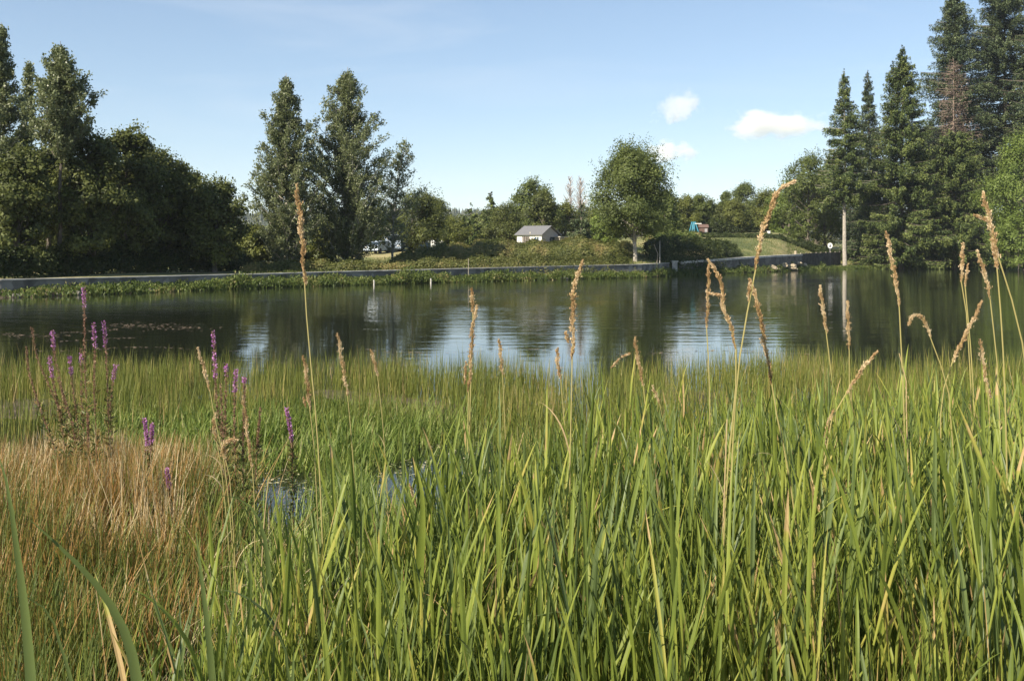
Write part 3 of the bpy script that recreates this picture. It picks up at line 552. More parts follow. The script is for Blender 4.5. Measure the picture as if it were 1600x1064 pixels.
# ------------------------------------------------------------------ walls
def strip_wall(name, pts, z0, ztop, th, label, mt, cop_t, cop_w, cop_mat):
    pts = np.asarray(pts, float); d = unit(np.gradient(pts, axis=0)); nrm = np.stack([-d[:, 1], d[:, 0]], 1); k = len(pts)
    def prism(mb, w, za, zb):
        za = np.broadcast_to(za, (k,)); zb = np.broadcast_to(zb, (k,)); a = pts + nrm * w / 2; b = pts - nrm * w / 2
        V = np.stack([np.c_[a, za], np.c_[b, za], np.c_[b, zb], np.c_[a, zb]], 1).reshape(-1, 3); f = []
        for i in range(k - 1):
            for q in range(4): f.append([i * 4 + q, i * 4 + (q + 1) % 4, (i + 1) * 4 + (q + 1) % 4, (i + 1) * 4 + q])
        f += [[0, 3, 2, 1], [(k - 1) * 4 + q for q in range(4)]]
        mb.add(V, f)
    o = (pts[0][0], pts[0][1], 0); t = thing(name, o, label, 'wall')
    for n_, w, a, b, mm in (('wall_body', th, z0, ztop - cop_t, mt), ('coping', cop_w, ztop - cop_t + .003, ztop, cop_mat)):
        g = MB(); prism(g, w, a, b); ob = g.build(n_, mm, t); ob.data.transform(__import__('mathutils').Matrix.Translation((-o[0], -o[1], 0)))
    return t
def wall_mat(name, c0, c1, scale, mortar=.5):
    m, nt, b = mat(name); tcx = nt.nodes.new('ShaderNodeTexCoord')
    mpn = nt.nodes.new('ShaderNodeMapping'); mpn.inputs['Rotation'].default_value = (R(90), 0, 0); nt.links.new(tcx.outputs['Object'], mpn.inputs[0])
    v = nt.nodes.new('ShaderNodeTexVoronoi'); v.feature = 'F1'; v.inputs['Scale'].default_value = scale; nt.links.new(tcx.outputs['Object'], v.inputs['Vector'])
    n = nt.nodes.new('ShaderNodeTexNoise'); n.inputs['Scale'].default_value = 1.3; n.inputs['Detail'].default_value = 8; nt.links.new(tcx.outputs['Object'], n.inputs['Vector'])
    mixf = nt.nodes.new('ShaderNodeMixRGB'); mixf.inputs[0].default_value = .5; nt.links.new(v.outputs['Color'], mixf.inputs[1]); nt.links.new(n.outputs['Fac'], mixf.inputs[2])
    bw = nt.nodes.new('ShaderNodeRGBToBW'); nt.links.new(mixf.outputs[0], bw.inputs[0])
    r = ramp(nt, [(.25, c0), (.75, c1)]); nt.links.new(bw.outputs[0], r.inputs[0]); nt.links.new(r.outputs[0], b.inputs['Base Color'])
    bp = nt.nodes.new('ShaderNodeBump'); bp.inputs['Strength'].default_value = .7; bp.inputs['Distance'].default_value = .06
    nt.links.new(v.outputs['Distance'], bp.inputs['Height']); nt.links.new(bp.outputs[0], b.inputs['Normal']); b.inputs['Roughness'].default_value = .9
    return m
def walls():
    px = np.array([-500, -250, 0, 100, 200, 300, 400, 500, 580, 650, 730, 800, 900, 1000, 1042.]); D = Dw(px) + 1.75
    strip_wall('pond_wall', np.stack([(px - CX) / F * D, D], 1), -.6, np.interp(px, TOPX, TOPZ), .5, 'long low grey wall along the far side of the pond, from the left edge to the pale trunk', wall_mat('dam_wall', (.07, .066, .058), (.27, .255, .225), 1.3), .07, .62, M['coping'])
    px = np.array([1060, 1100, 1150, 1200, 1250.]); D = Dw(px) + 1.75
    strip_wall('stone_wall', np.stack([(px - CX) / F * D, D], 1), -.6, np.interp(px, TOPX, TOPZ), .6, 'rising stone wall with a whitish coping on the right of the pond', wall_mat('right_wall', (.07, .065, .055), (.22, .20, .17), 2.0), .24, .75, plain('pale_coping', (.50, .47, .40), .9, .35, 1.8))
    # rounded pale end post of the right wall
    o = np.array(gp(1060, 107.9)); g = MB(); box(g, (0, -.15, .62), (.55, .9, 1.75), 0)
    g2 = MB(); box(g2, (0, -.15, 1.52), (.75, 1.05, .14), 0)
    t = thing('end_pillar', (o[0] - .5, o[1] - .1, 0), 'pale square pillar closing the left end of the stone wall', 'pillar'); g.build('shaft', M['coping'], t); g2.build('cap', plain('pale_cap', (.52, .49, .42), .85, .25, 3), t)
    # picket fence continuing the wall
    a = gp(1252, 139.5); b = gp(1313, 152); t = thing('picket_fence', (a[0], a[1], 0), 'dark board fence running from the stone wall to the bare-trunk spruce', 'fence')
    Lx, Ly = b[0] - a[0], b[1] - a[1]; nb = 84; rng = np.random.default_rng(3); an = math.atan2(Ly, Lx)
    def top(f): return 2.38 + .22 * f
    for i in range(9):
        f = i / 8; g = MB(); z = float(gz(a[0] + Lx * f, a[1] + Ly * f)); box(g, (Lx * f - .06, Ly * f + .08, (z + top(f)) / 2), (.12, .12, top(f) - z + .2), an); g.build('post', M['wood'], t)
    g = MB()
    for i in range(nb):
        f = i / (nb - 1); z = float(gz(a[0] + Lx * f, a[1] + Ly * f)) - .05; h_ = top(f) + rng.normal() * .04 - z; box(g, (Lx * f, Ly * f, z + h_ / 2), (.15, .03, h_), an)
    g.build('boards', plain('dark_boards', (.075, .07, .06), .9, .4, 2), t)

# ------------------------------------------------------------------ cottage and small things on the far bank
def poly(mb, pts, tint=.5): mb.add(pts, [list(range(len(pts)))], tint)
def cottage():
    D0 = 119.0; c = gp(846, D0); rz = R(-30); base = CAMZ - (386 - HOR) / F * D0 - .4
    t = thing('cottage', (c[0], c[1], base), 'small white cottage with a grey sheet roof above the bramble bank', 'cottage', rz=rz)
    w, d, h, rh = 3.4, 4.4, 1.95, 1.0           # local: corner at origin, front wall runs to -x, gable wall to +y
    g = MB(); box(g, (-w / 2, .08, h / 2), (w, .16, h)); g.build('front_wall', M['white'], t)
    g = MB(); box(g, (-.08, d / 2 + .0, h / 2), (.157, d - .33, h)); poly(g, [[-.001, .16, h], [-.001, d, h], [-.001, d / 2, h + rh - .03]]); g.build('gable_wall', M['grey_and_shade'], t)  # gable side's shade is painted in: grey where the front is white
    g = MB(); box(g, (-w / 2, d - .08, h / 2), (w, .16, h)); g.build('back_wall', M['grey_and_shade'], t)
    g = MB(); box(g, (-w + .08, d / 2, h / 2), (.157, d - .33, h)); g.build('side_wall', M['cream'], t)
    roofm, nt, b = mat('roof_sheets'); wv = nt.nodes.new('ShaderNodeTexWave'); wv.inputs['Scale'].default_value = 2.2; wv.bands_direction = 'X'; tcx = nt.nodes.new('ShaderNodeTexCoord'); nt.links.new(tcx.outputs['Object'], wv.inputs['Vector'])
    r = ramp(nt, [(0, (.10, .10, .105)), (1, (.17, .17, .17))]); nt.links.new(wv.outputs[0], r.inputs[0]); nt.links.new(r.outputs[0], b.inputs['Base Color']); b.inputs['Roughness'].default_value = .8
    ov = .25
    for sgn in (0, 1):
        y0, y1 = (-ov, d / 2) if sgn == 0 else (d + ov + .3, d / 2); z0 = h - rh * ov / (d / 2); z1 = h + rh
        g = MB(); A = np.array([[-w - ov, y0, z0], [ov, y0, z0], [ov, y1, z1], [-w - ov, y1, z1]]); B = A + [0, 0, .09]
        g.add(np.r_[A, B], [[0, 3, 2, 1], [4, 5, 6, 7], [0, 1, 5, 4], [1, 2, 6, 5], [2, 3, 7, 6], [3, 0, 4, 7]]); g.build('roof', roofm, t)
    g = MB(); box(g, (-.62, -.012, 1.15), (.62, .05, .95)); wn = g.build('window', M['bluegrey'], t)
    g = MB()
    for x in (-.93, -.62, -.31): box(g, (x, -.045, 1.15), (.045, .04, .99))
    for z in (.68, 1.15, 1.62): box(g, (-.62, -.047, z), (.62, .04, .045))
    g.build('window_frame', M['white'], wn)
    g = MB(); box(g, (-2.15, -.012, .98), (1.0, .05, 1.45)); dr = g.build('door', M['bark'], t); dr['label'] = 'wide weathered boarded door'
    g = MB()
    for x in (-2.48, -2.15, -1.82): box(g, (x, -.045, .98), (.05, .03, 1.45))
    g.build('door_battens', M['grey_and_shade'], dr)
    g = MB(); box(g, (-1.55, -.02, h - .22), (.06, .05, 1.0)); g.build('drainpipe', M['cream'], t)
    g = MB(); box(g, (.012, 2.9, 1.15), (.05, 1.5, .95)); g.build('side_window', M['glass'], t)
    # lean-to shed behind the gable
    a = np.array([c[0], c[1]]); s = thing('lean_to', (c[0] + 2.3, c[1] + 3.8, base), 'low dark lean-to with a flat pale roof edge right of the cottage', 'shed', rz=rz)
    g = MB(); box(g, (-.1, 0, .8), (1.6, 2.2, 1.6)); g.build('wall', M['wood'], s)
    g = MB(); box(g, (-.1, 0, 1.66), (1.9, 2.5, .09)); g.build('roof', M['coping'], s)

def car(px, D, rz, paint, label, name='parked_car', van=False, L_=4.1):
    o = gp(px, D); t = thing(name, o, label, 'car' if not van else 'van', 'vehicles parked behind the bank', rz=rz)
    W_ = 1.7; hx = L_ / 2
    if van: prof = [(-hx, .35), (-hx, 1.75), (-hx + .15, 1.95), (hx - 1.3, 1.95), (hx - .75, 1.25), (hx - .05, 1.05), (hx, .35)]; gl = [(hx - 1.22, 1.85), (hx - .82, 1.32)]
    else: prof = [(-hx, .35), (-hx, .85), (-hx + .25, .95), (-hx + .7, 1.4), (hx - 1.75, 1.42), (hx - 1.0, .95), (hx - .1, .78), (hx, .35)]
    def ext(pr, w, mb):
        k = len(pr); V = [[x, -w / 2, z] for x, z in pr] + [[x, w / 2, z] for x, z in pr]
        mb.add(V, [[i, (i + 1) % k, k + (i + 1) % k, k + i] for i in range(k)]); mb.add(V[:k], [list(range(k))]); mb.add(V[k:], [list(range(k))[::-1]])
    g = MB(); ext(prof, W_, g); b = g.build('body', M[paint], t)
    if van: wins = [[(hx - 2.0, 1.25), (hx - 2.0, 1.8), (hx - 1.35, 1.8), (hx - .95, 1.25)]]
    else: wins = [[(-hx + .55, .98), (-hx + .85, 1.33), (-.2, 1.34), (-.2, .98)], [(-.1, .98), (-.1, 1.34), (hx - 1.82, 1.34), (hx - 1.2, .98)]]
    for wq in wins:
        g = MB(); ext(wq, W_ + .02, g); g.build('side_window', M['glass'], t)
    ws = ((hx - 1.3, 1.95), (hx - .75, 1.25)) if van else ((hx - 1.75, 1.42), (hx - 1.0, .95))
    g = MB(); (x0, z0), (x1, z1) = ws; e = .02; v = [[x0 + .08 + e, -.7, z0 - .08], [x0 + .08 + e, .7, z0 - .08], [x1 - .02 + e, .74, z1 + .05], [x1 - .02 + e, -.74, z1 + .05]]; g.add(v, [[0, 1, 2, 3]]); g.build('windscreen', M['glass'], t)
    for sx in (-1, 1):
        for sy in (-1, 1):
            g = MB(); an = np.linspace(0, 2 * np.pi, 15)[:-1]; x0 = sx * (hx - .8); y0 = sy * (W_ / 2 - .08)
            V = [[x0 + .31 * math.cos(a), y0 + q, .31 + .31 * math.sin(a)] for q in (-.1, .1) for a in an]; k = 14
            g.add(V, [[i, (i + 1) % k, k + (i + 1) % k, k + i] for i in range(k)]); g.add(V, [list(range(k))]); g.add(V, [list(range(k, 2 * k))]); g.build('wheel', M['tyre'], t)
    for sy in (-1, 1):
        g = MB(); box(g, (hx + .0, sy * .6, .68), (.05, .3, .14)); g.build('headlight', M['white'], t)
def chair(px, D, rz, label):
    o = gp(px, D); t = thing('garden_chair', (o[0], o[1], o[2] + .75 * 0), label, 'chair', 'white chairs on the bank', rz=rz)
    g = MB(); box(g, (0, 0, .43), (.5, .5, .04)); g.build('seat', M['white'], t)
    g = MB(); g.add([[-.25, .25, .45], [.25, .25, .45], [.22, .4, .95], [.1, .42, 1.02], [-.1, .42, 1.02], [-.22, .4, .95]], [[0, 1, 2, 3, 4, 5]]); box(g, (0, .29, .62), (.5, .04, .36)); g.build('backrest', M['white'], t)
    for sx in (-1, 1):
        g = MB(); box(g, (sx * .28, 0, .64), (.05, .5, .04)); box(g, (sx * .28, -.23, .53), (.05, .04, .2)); g.build('armrest', M['white'], t)
        for sy in (-1, 1):
            g = MB(); box(g, (sx * .22, sy * .22, .205), (.05, .05, .41)); g.build('leg', M['white'], t)

def small_things():
    cottage()
    car(590, 110, R(-105), 'silver', 'silver car facing the pond under the dark trees, right of the broad poplar', L_=4.0)
    car(646, 116, R(-130), 'bluepaint', 'dark blue car half hidden by the bramble bank', L_=3.9)
    car(613, 114, R(-80), 'silver', 'pale van standing right of the silver car', name='parked_van', van=True, L_=4.6)
    for px, rz, lab in ((677, .3, 'white garden chair on the bank, left of the pair'), (688, -.5, 'white garden chair on the bank, right of the pair')): chair(px, 128, rz, lab)
    # raise nothing: they stand on the bank ground
    D = 150; o = gp(1083, D); t = thing('play_frame', o, 'small turquoise play frame with slanting legs on the field', 'play frame')
    for x0, x1, y in ((-.75, -.2, -.5), (-.35, .05, -.5), (.1, .15, -.5), (.85, .3, -.5), (-.6, -.1, .5), (.7, .2, .5)):
        g = MB(); tube(g, [[x0, y, 0], [x1, y * .2, 1.95]], .085, 6); g.build('leg', M['turq'], t)
    g = MB(); box(g, (.05, 0, 1.93), (.7, .35, .12)); g.build('top_beam', M['turq'], t)
    g = MB(); g.add([[-.3, -.32, .9], [.25, -.32, .9], [.15, -.14, 1.8], [-.1, -.14, 1.8]], [[0, 1, 2, 3]]); g.build('side_sheet', M['turq'], t)
    g = MB(); box(g, (.75, 0, 1.72), (1.0, .5, .1)); g.build('white_shelf', M['white'], t)
    o = gp(1099, 152); t = thing('playhouse', o, 'small red-brown wooden playhouse beside the turquoise play frame', 'playhouse')
    g = MB(); box(g, (0, 0, .55), (1.2, 1.1, 1.1)); g.build('wall', M['brick'], t)
    g = MB(); g.add([[-.75, -.65, 1.1], [.75, -.65, 1.1], [.75, .65, 1.1], [-.75, .65, 1.1], [-.75, 0, 1.6], [.75, 0, 1.6]], [[0, 1, 5, 4], [2, 3, 4, 5]]); g.add([[-.75, -.65, 1.1], [-.75, .65, 1.1], [-.75, 0, 1.6], [.75, -.65, 1.1], [.75, .65, 1.1], [.75, 0, 1.6]], [[0, 2, 1], [3, 4, 5]]); g.build('roof', M['brick'], t)
    g = MB(); box(g, (.3, -.56, .5), (.4, .03, .85)); g.build('door', M['grey_and_shade'], t)
    # round white sign
    D = 148.5; o = gp(1297, D); zc = CAMZ - (384 - HOR) / F * D; t = thing('sign', o, 'round white sign with a small black mark beside the bare-trunk spruce', 'sign')
    g = MB(); an = np.linspace(0, 2 * np.pi, 21)[:-1]; hh = zc - o[2]
    V = [[.36 * math.cos(a), y, hh + .42 * math.sin(a)] for y in (-.04, -.01) for a in an]; k = 20
    g.add(V, [[i, (i + 1) % k, k + (i + 1) % k, k + i] for i in range(k)]); g.add(V, [list(range(k))]); g.add(V, [list(range(k, 2 * k))[::-1]]); bd = g.build('sign_board', M['white'], t)
    g = MB(); box(g, (-.02, -.052, hh - .1), (.2, .02, .3)); box(g, (.05, -.052, hh + .1), (.13, .02, .12)); g.build('mark', M['black'], bd)
    g = MB(); tube(g, [[0, .03, 0], [0, .03, hh + .2]], .04, 6); g.build('post', M['grey_and_shade'], t)
    # white figure-like post
    D = 117; o = gp(945, D); zt = CAMZ - (366 - HOR) / F * D - o[2]; t = thing('marker_post', o, 'short white marker post on the bank top left of the pale trunk', 'post')
    g = MB(); tube(g, [[0, 0, 0], [0, 0, zt - .3]], [.17, .15], 8); g.build('shaft', M['cream'], t)
    g = MB(); tube(g, [[0, 0, zt - .3], [0, 0, zt - .22], [0, 0, zt - .08], [0, 0, zt]], [.15, .24, .24, .12], 8); g.build('cap', M['white'], t)
    for px, pt, D, r, lab in [(1031, 376, 103.5, .06, 'tall thin grey pole right of the pale trunk'), (1026, 382, 104, .035, 'slanting thin stake beside the grey pole'), (732, 404, 84, .03, 'thin stake in the weeds below the cottage thicket'), (991, 345, 104.6, .05, 'slanting pole leaning on the pale trunk')]:
        o = gp(px, D); zt = CAMZ - (pt - HOR) / F * D - o[2]; g = MB(); dx = {1026: -.45, 991: -.7}.get(px, 0)
        tube(g, [[0, 0, -.1], [dx * -.3, 0, zt * .5], [dx * .6, 0, zt]], r, 6); ob = g.build('pole', M['wood' if r < .06 else 'bark_grey']); ob.location = o; tag(ob, lab, 'pole')
    for px, D, hgt, lab in [(584, 75.3, .38, 'pale stake standing in the water below the broad poplar'), (673, 78.8, .4, 'pale stake standing in the water below the bramble thicket'), (561, 76, .22, 'short pale stub at the water edge below the broad poplar')]:
        X = (px - CX) / F * D; g = MB(); tube(g, [[0, 0, -.5], [.02, 0, hgt * .6], [0, 0, hgt]], [.07, .065, .05], 7); ob = g.build('stake', M['coping']); ob.location = (X, D, 0); tag(ob, lab, 'stake')
    D = Dw(1243) + 2.2; X = (1243 - CX) / F * D; g = MB(); rockv(g, np.random.default_rng(2), .45, .5); ob = g.build('boulder', M['stone_pale'], smooth=True); ob.location = (X, D, 2.35); tag(ob, 'pale block sitting on the right end of the stone wall', 'stone')
    # picnic-like white spot on field
    o = gp(1201, 151); g = MB(); box(g, (0, 0, .45), (.4, .3, .9)); box(g, (0, 0, .93), (.5, .4, .06)); ob = g.build('marker_stone', M['white']); ob.location = o; tag(ob, 'small white marker stone on the far field edge', 'stone')
def rockv(mb, rng, w, h):
    import bmesh
    bm = bmesh.new(); bmesh.ops.create_icosphere(bm, subdivisions=2, radius=1); ph = rng.uniform(0, 6, 6)
    v = np.array([q.co[:] for q in bm.verts]); f = [[q.index for q in p.verts] for p in bm.faces]; bm.free()
    v = v * (1 + .18 * np.sin(v[:, [0]] * 3 + ph[0]) + .15 * np.sin(v[:, [1]] * 4 + ph[1]) + .12 * np.sin(v[:, [2]] * 5 + ph[2])) * [w / 2, w * .4, h / 2]
    mb.add(np.round(v / (w * .07)) * w * .07 * .5 + v * .5 + [0, 0, h * .25], f)
def rocks():
    rng = np.random.default_rng(9)
    L1 = [(20, 463, 20, 5), (52, 464, 14, 6), (71, 461, 18, 8), (92, 463, 10, 5), (120, 462, 14, 6), (205, 457, 16, 5), (232, 456, 20, 6), (262, 455, 14, 5), (305, 454, 16, 5), (388, 449, 12, 4), (536, 444, 12, 4), (878, 434, 22, 4), (905, 432, 14, 4)]
    wh = ['at the left edge', 'second from the left edge', 'brightest of the stones at the left wall foot', 'small, just right of the bright stone', 'below the shrub at the left wall', 'below the middle of the left wood', 'long and flat, below the left wood', 'below the sloping end of the left wood', 'below the end of the left wood', 'in the gap left of the slim poplar', 'below the broad poplar', 'flat, below the bramble thicket', 'right of the flat stone below the bramble thicket']
    for (px, py, w, h), s in zip(L1, wh):
        D = float(Dw(px)) + .3; g = MB(); W_ = w / F * D; rockv(g, rng, W_, h / F * D * 1.5)
        ob = g.build('boulder', M['stone_pale' if px in (71, 52) else 'stone_grey'], smooth=False); ob.location = ((px - CX) / F * D, D, 0); tag(ob, 'stone at the water edge ' + s if not s[0] in 'blfsr' else 'stone at the water edge, ' + s, 'stone', 'stones along the far water edge')
    L2 = [(1207, 418, 16, 7), (1222, 414, 16, 8), (1234, 417, 18, 8), (1246, 411, 14, 8), (1214, 420, 10, 5), (1258, 415, 10, 6), (1240, 420, 12, 5)]
    wh = ['leftmost', 'upper left', 'largest, in the middle', 'topmost', 'small, lowest on the left', 'small, at the right end', 'lowest on the right']
    for (px, py, w, h), s in zip(L2, wh):
        D = float(Dw(px)) + (1.3 if py < 416 else .4); g = MB(); W_ = w / F * D; rockv(g, rng, W_, h / F * D * 1.2)
        ob = g.build('boulder', M['stone_pale'], smooth=False); z = CAMZ - (py - HOR) / F * D; ob.location = ((px - CX) / F * D, D, max(.0, z - .25)); tag(ob, 'sandy stone in the heap below the stone wall, ' + s, 'stone', 'sandy stones heaped at the right shore')

# ------------------------------------------------------------------ marsh vegetation (uncountable)
def poolm(px, D): return np.exp(-(((px - 440) / 62) ** 2 + ((D - 9.0) / 1.9) ** 2)) + np.exp(-(((px - 655) / 85) ** 2 + ((D - 9.6) / 1.7) ** 2))
def marsh():
    rng = np.random.default_rng(21)
    def scatter(n, d0, d1, pa=-60, pb=1660, pw=2.0):
        D = (d0 ** pw + (d1 ** pw - d0 ** pw) * rng.random(n)) ** (1 / pw); px = rng.uniform(pa, pb, n); return px, D, (px - CX) / F * D
    # olive rushes standing in the shallow water
    n = 100000; px, D, X = scatter(n, 9.0, 22.5)
    cl = vnoise(X, D, .55, 2) * .5 + vnoise(X, D, 1.6, 8) * .5
    edge = 21.2 + 1.6 * vnoise(X, X * 0, 2.2, 4) + np.where((px > 650) & (px < 980), -1.0, 0)
    prob = np.clip(.48 + cl * 1.2, .12, 1) * np.clip((edge - D) / 2.5 + .12, 0, 1) * np.where(D < 13, .25 + .75 * (px > 780), 1)
    pool = poolm(px, D)
    k = rng.random(n) < prob * np.clip(1 - pool * 1.5, 0, 1); X = X[k]; D = D[k]; px = px[k]; n = len(X)
    hh = (.58 + .20 * vnoise(X, D, .7, 3)) * rng.uniform(.5, 1.25, n) * np.where(D > 18, .9, 1)
    b = np.stack([X, D, np.minimum(gz(X, D), 0.02) - .03], 1); g = MB()
    ribbons(g, b, rng.uniform(0, 6.28, n), np.abs(rng.normal(size=n)) * .10, hh, rng.uniform(.006, .011, n), rng, np.clip(rng.beta(2, 3, n) + (rng.random(n) < .04) * .5, 0, 1), 3, rng.uniform(0, .35, n), wtype='rush')
    tag(g.build('rushes', M['rush']), 'olive rushes standing in the shallow edge of the pond', 'rushes', kind='stuff')
    # bright sedge in the middle
    n = 60000; px, D, X = scatter(n, 8.0, 14.5, 100, 900)
    mid = np.exp(-((px - 430) / 300) ** 2); pool = poolm(px, D)
    k = rng.random(n) < mid * np.clip(.6 + vnoise(X, D, .6, 6) * .8, .05, 1) * np.clip(1 - pool * 1.7, 0, 1); X = X[k]; D = D[k]; n = len(X)
    b = np.stack([X, D, gz(X, D) - .02], 1); g = MB()
    ribbons(g, b, rng.uniform(0, 6.28, n), rng.uniform(0, .45, n), rng.uniform(.22, .46, n), rng.uniform(.010, .018, n), rng, np.clip(rng.beta(2, 2.6, n), 0, 1), 3, rng.uniform(.2, 1.1, n))
    n = 26000; px, D, X = scatter(n, 2.6, 9.2, 60, 1100); k = (rng.random(n) < np.clip(.75 + vnoise(X, D, .4, 6) * .5, .1, 1) * np.interp(px, [60, 300, 420], [.35, .6, 1])) & (rng.random(n) > 2.0 * poolm(px, D)); X = X[k]; D = D[k]; n = len(X)
    ribbons(g, np.stack([X, D, gz(X, D) - .02], 1), rng.uniform(0, 6.28, n), rng.uniform(0, .35, n), rng.uniform(.25, .55, n), rng.uniform(.005, .011, n), rng, np.clip(rng.beta(2, 2, n), 0, 1), 4, rng.uniform(.1, .8, n))
    tag(g.build('sedge', M['sedge']), 'fresh bright green sedge in the wet hollow left of centre', 'sedge', kind='stuff')
    # brown and straw rushes on the drier left
    n = 62000; px, D, X = scatter(n, 2.4, 9.4, -60, 640, 1.5)
    k = rng.random(n) < np.clip((np.interp(D, [2.4, 3.5, 5, 8], [170, 240, 340, 400]) - px + 60 * vnoise(X, D, .5, 1)) / 120, 0, 1) * np.clip(.75 + vnoise(X, D, .35, 2) * .6, .1, 1) * np.clip(1 - 1.6 * poolm(px, D), 0, 1); X = X[k]; D = D[k]; px = px[k]; n = len(X)
    b = np.stack([X, D, gz(X, D) - .02], 1); g = MB(); far = np.clip((D - 6) / 2, 0, 1)
    tint = np.clip(rng.beta(1.2, 1.7, n) * .85 + .22 * vnoise(X, D, .45, 4) + far * .25 * rng.random(n) + .42 * rng.random(n) * (px < 270 + 60 * vnoise(X, D, .5, 2)) * (D > 5.2) + .02, 0, 1)
    ribbons(g, b, rng.uniform(0, 6.28, n), np.abs(rng.normal(size=n)) * .22, rng.uniform(.25, .68, n) * (1 + .2 * vnoise(X, D, .4, 6)), rng.uniform(.004, .009, n), rng, tint, 4, rng.uniform(0, .5, n), wtype='rush')
    n = 900; px, D, X = scatter(n, 3, 9, -60, 430, 1.5); b = np.stack([X, D, gz(X, D)], 1)       # dead straw lying across
    ribbons(g, b, rng.uniform(0, 6.28, n), rng.uniform(.2, 1.1, n), rng.uniform(.4, .8, n), rng.uniform(.004, .008, n), rng, rng.uniform(.85, 1, n), 5, rng.uniform(.1, 1.2, n), wtype='rush')
    tag(g.build('brown_rushes', M['brown_rush']), 'rust-brown and straw coloured rushes on the drier ground at the left', 'rushes', kind='stuff')
    # canary-grass bed: stems with broad leaves
    def lim(px): return np.interp(px, [-100, 0, 200, 300, 400, 600, 800, 1000, 1300, 1600, 1700], [1.9, 2.1, 2.5, 2.8, 3.05, 3.6, 4.8, 6.0, 7.0, 7.6, 7.6])
    n = 10500; px, D, X = scatter(n, 2.25, 7.8, -80, 1680, 1.9)
    keep = (D < lim(px) * (1 + .08 * vnoise(X, D, .3, 3))) & (rng.random(n) < np.interp(px, [-80, 120, 330, 450], [.10, .22, .75, 1])); X = X[keep]; D = D[keep]; px = px[keep]; n = len(X)
    zb = gz(X, D); sh = rng.uniform(.58, .94, n) * (1 + .10 * vnoise(X, D, .7, 5)) * np.interp(px, [0, 400, 900, 1600], [.86, .90, 1.06, 1.13])
    az = rng.uniform(0, 6.28, n); ln = np.abs(rng.normal(size=n)) * .09
    g = MB(); gb = MB()
    p = ribbons(g, np.stack([X, D, zb], 1), az, ln, sh, rng.uniform(.004, .006, n), rng, rng.uniform(.3, .95, n), 4, rng.uniform(0, .12, n), wtype='rush')
    for j in range(6):
        fr = .22 + .78 * (j + rng.uniform(-.3, .3, n)) / 5.2; fr = np.clip(fr, .08, 1); i0 = np.minimum((fr * 4).astype(int), 3); u = (fr * 4 - i0)[:, None]; a_ = np.arange(n)
        bp_ = p[a_, i0] * (1 - u) + p[a_, i0 + 1] * u
        sel = rng.random(n) < .9; m = sel.sum(); blue = rng.random(m) < .22
        Ls = rng.uniform(.20, .42, m); Wi = rng.uniform(.006, .0155, m); hd = rng.uniform(0, 6.28, m); le = rng.uniform(.05, .40, m); cu = rng.uniform(-.10, .42, m) + (rng.random(m) < .05) * 1.0
        tn = np.clip(rng.beta(2.2, 2.2, m) * .9 + (rng.random(m) < .03) * .5, 0, 1)
        tipv = np.where(rng.random(m) < .13, rng.uniform(.15, .5, m), 0)
        for q, mbx in ((~blue, g), (blue, gb)): ribbons(mbx, bp_[sel][q], hd[q], le[q], Ls[q], Wi[q], rng, tn[q], 7, cu[q], fold=.16, tip=tipv[q] if mbx is g else None)
    # fine narrow blades filling between
    n = 11000; px, D, X = scatter(n, 2.15, 7.4, -80, 1680, 1.8); k = (D < lim(px) * 1.05) & (rng.random(n) < np.interp(px, [-80, 200, 450], [.15, .4, 1])); X = X[k]; D = D[k]; n = len(X)
    ribbons(g, np.stack([X, D, gz(X, D)], 1), rng.uniform(0, 6.28, n), np.abs(rng.normal(size=n)) * .13, rng.uniform(.45, 1.0, n), rng.uniform(.003, .0075, n), rng, np.clip(rng.beta(2.5, 1.8, n), 0, .97), 5, rng.uniform(0, .45, n))
    n = 800; px, D, X = scatter(n, 2.3, 8.2, -80, 1680, 1.8); k = D < lim(px) * 1.05; X = X[k]; D = D[k]; n = len(X)   # dead straw among the green
    ribbons(g, np.stack([X, D, gz(X, D) + .1], 1), rng.uniform(0, 6.28, n), rng.uniform(0, .5, n), rng.uniform(.4, 1.0, n), rng.uniform(.003, .006, n), rng, np.full(n, 1.0), 5, rng.uniform(0, .9, n), wtype='rush')
    tag(g.build('reed_grass', M['reed']), 'tall green reed grass filling the foreground', 'reed grass', kind='stuff')
    tag(gb.build('blue_reed_grass', M['reed_blue']), 'bluish green broad blades mixed through the foreground reed grass', 'reed grass', kind='stuff')
    # floating leaves and debris
    g = MB(); n = 5200; px, D, X = scatter(n, 8.6, 13.5, 330, 900); k = rng.random(n) < np.clip(.55 + vnoise(X, D, .5, 3) * .8, 0, 1); X = X[k]; D = D[k]; n = len(X)
    c = np.stack([X, D, np.maximum(gz(X, D), 0) + rng.uniform(.006, .05, n)], 1)
    leaves(g, c, rng.uniform(.02, .06, n), rng, rng.random(n), axis=np.tile([1., 0, 0], (n, 1)) * rng.choice([-1, 1], n)[:, None] + rng.normal(size=(n, 3)) * [.6, .9, .05], spread=.05, aspect=.55, wn=np.tile([0, 0, 2.], (n, 1)))
    tag(g.build('floating_leaves', M['floating']), 'small pale leaves floating on the pools in the marsh', 'leaves', kind='stuff')
    g = MB()
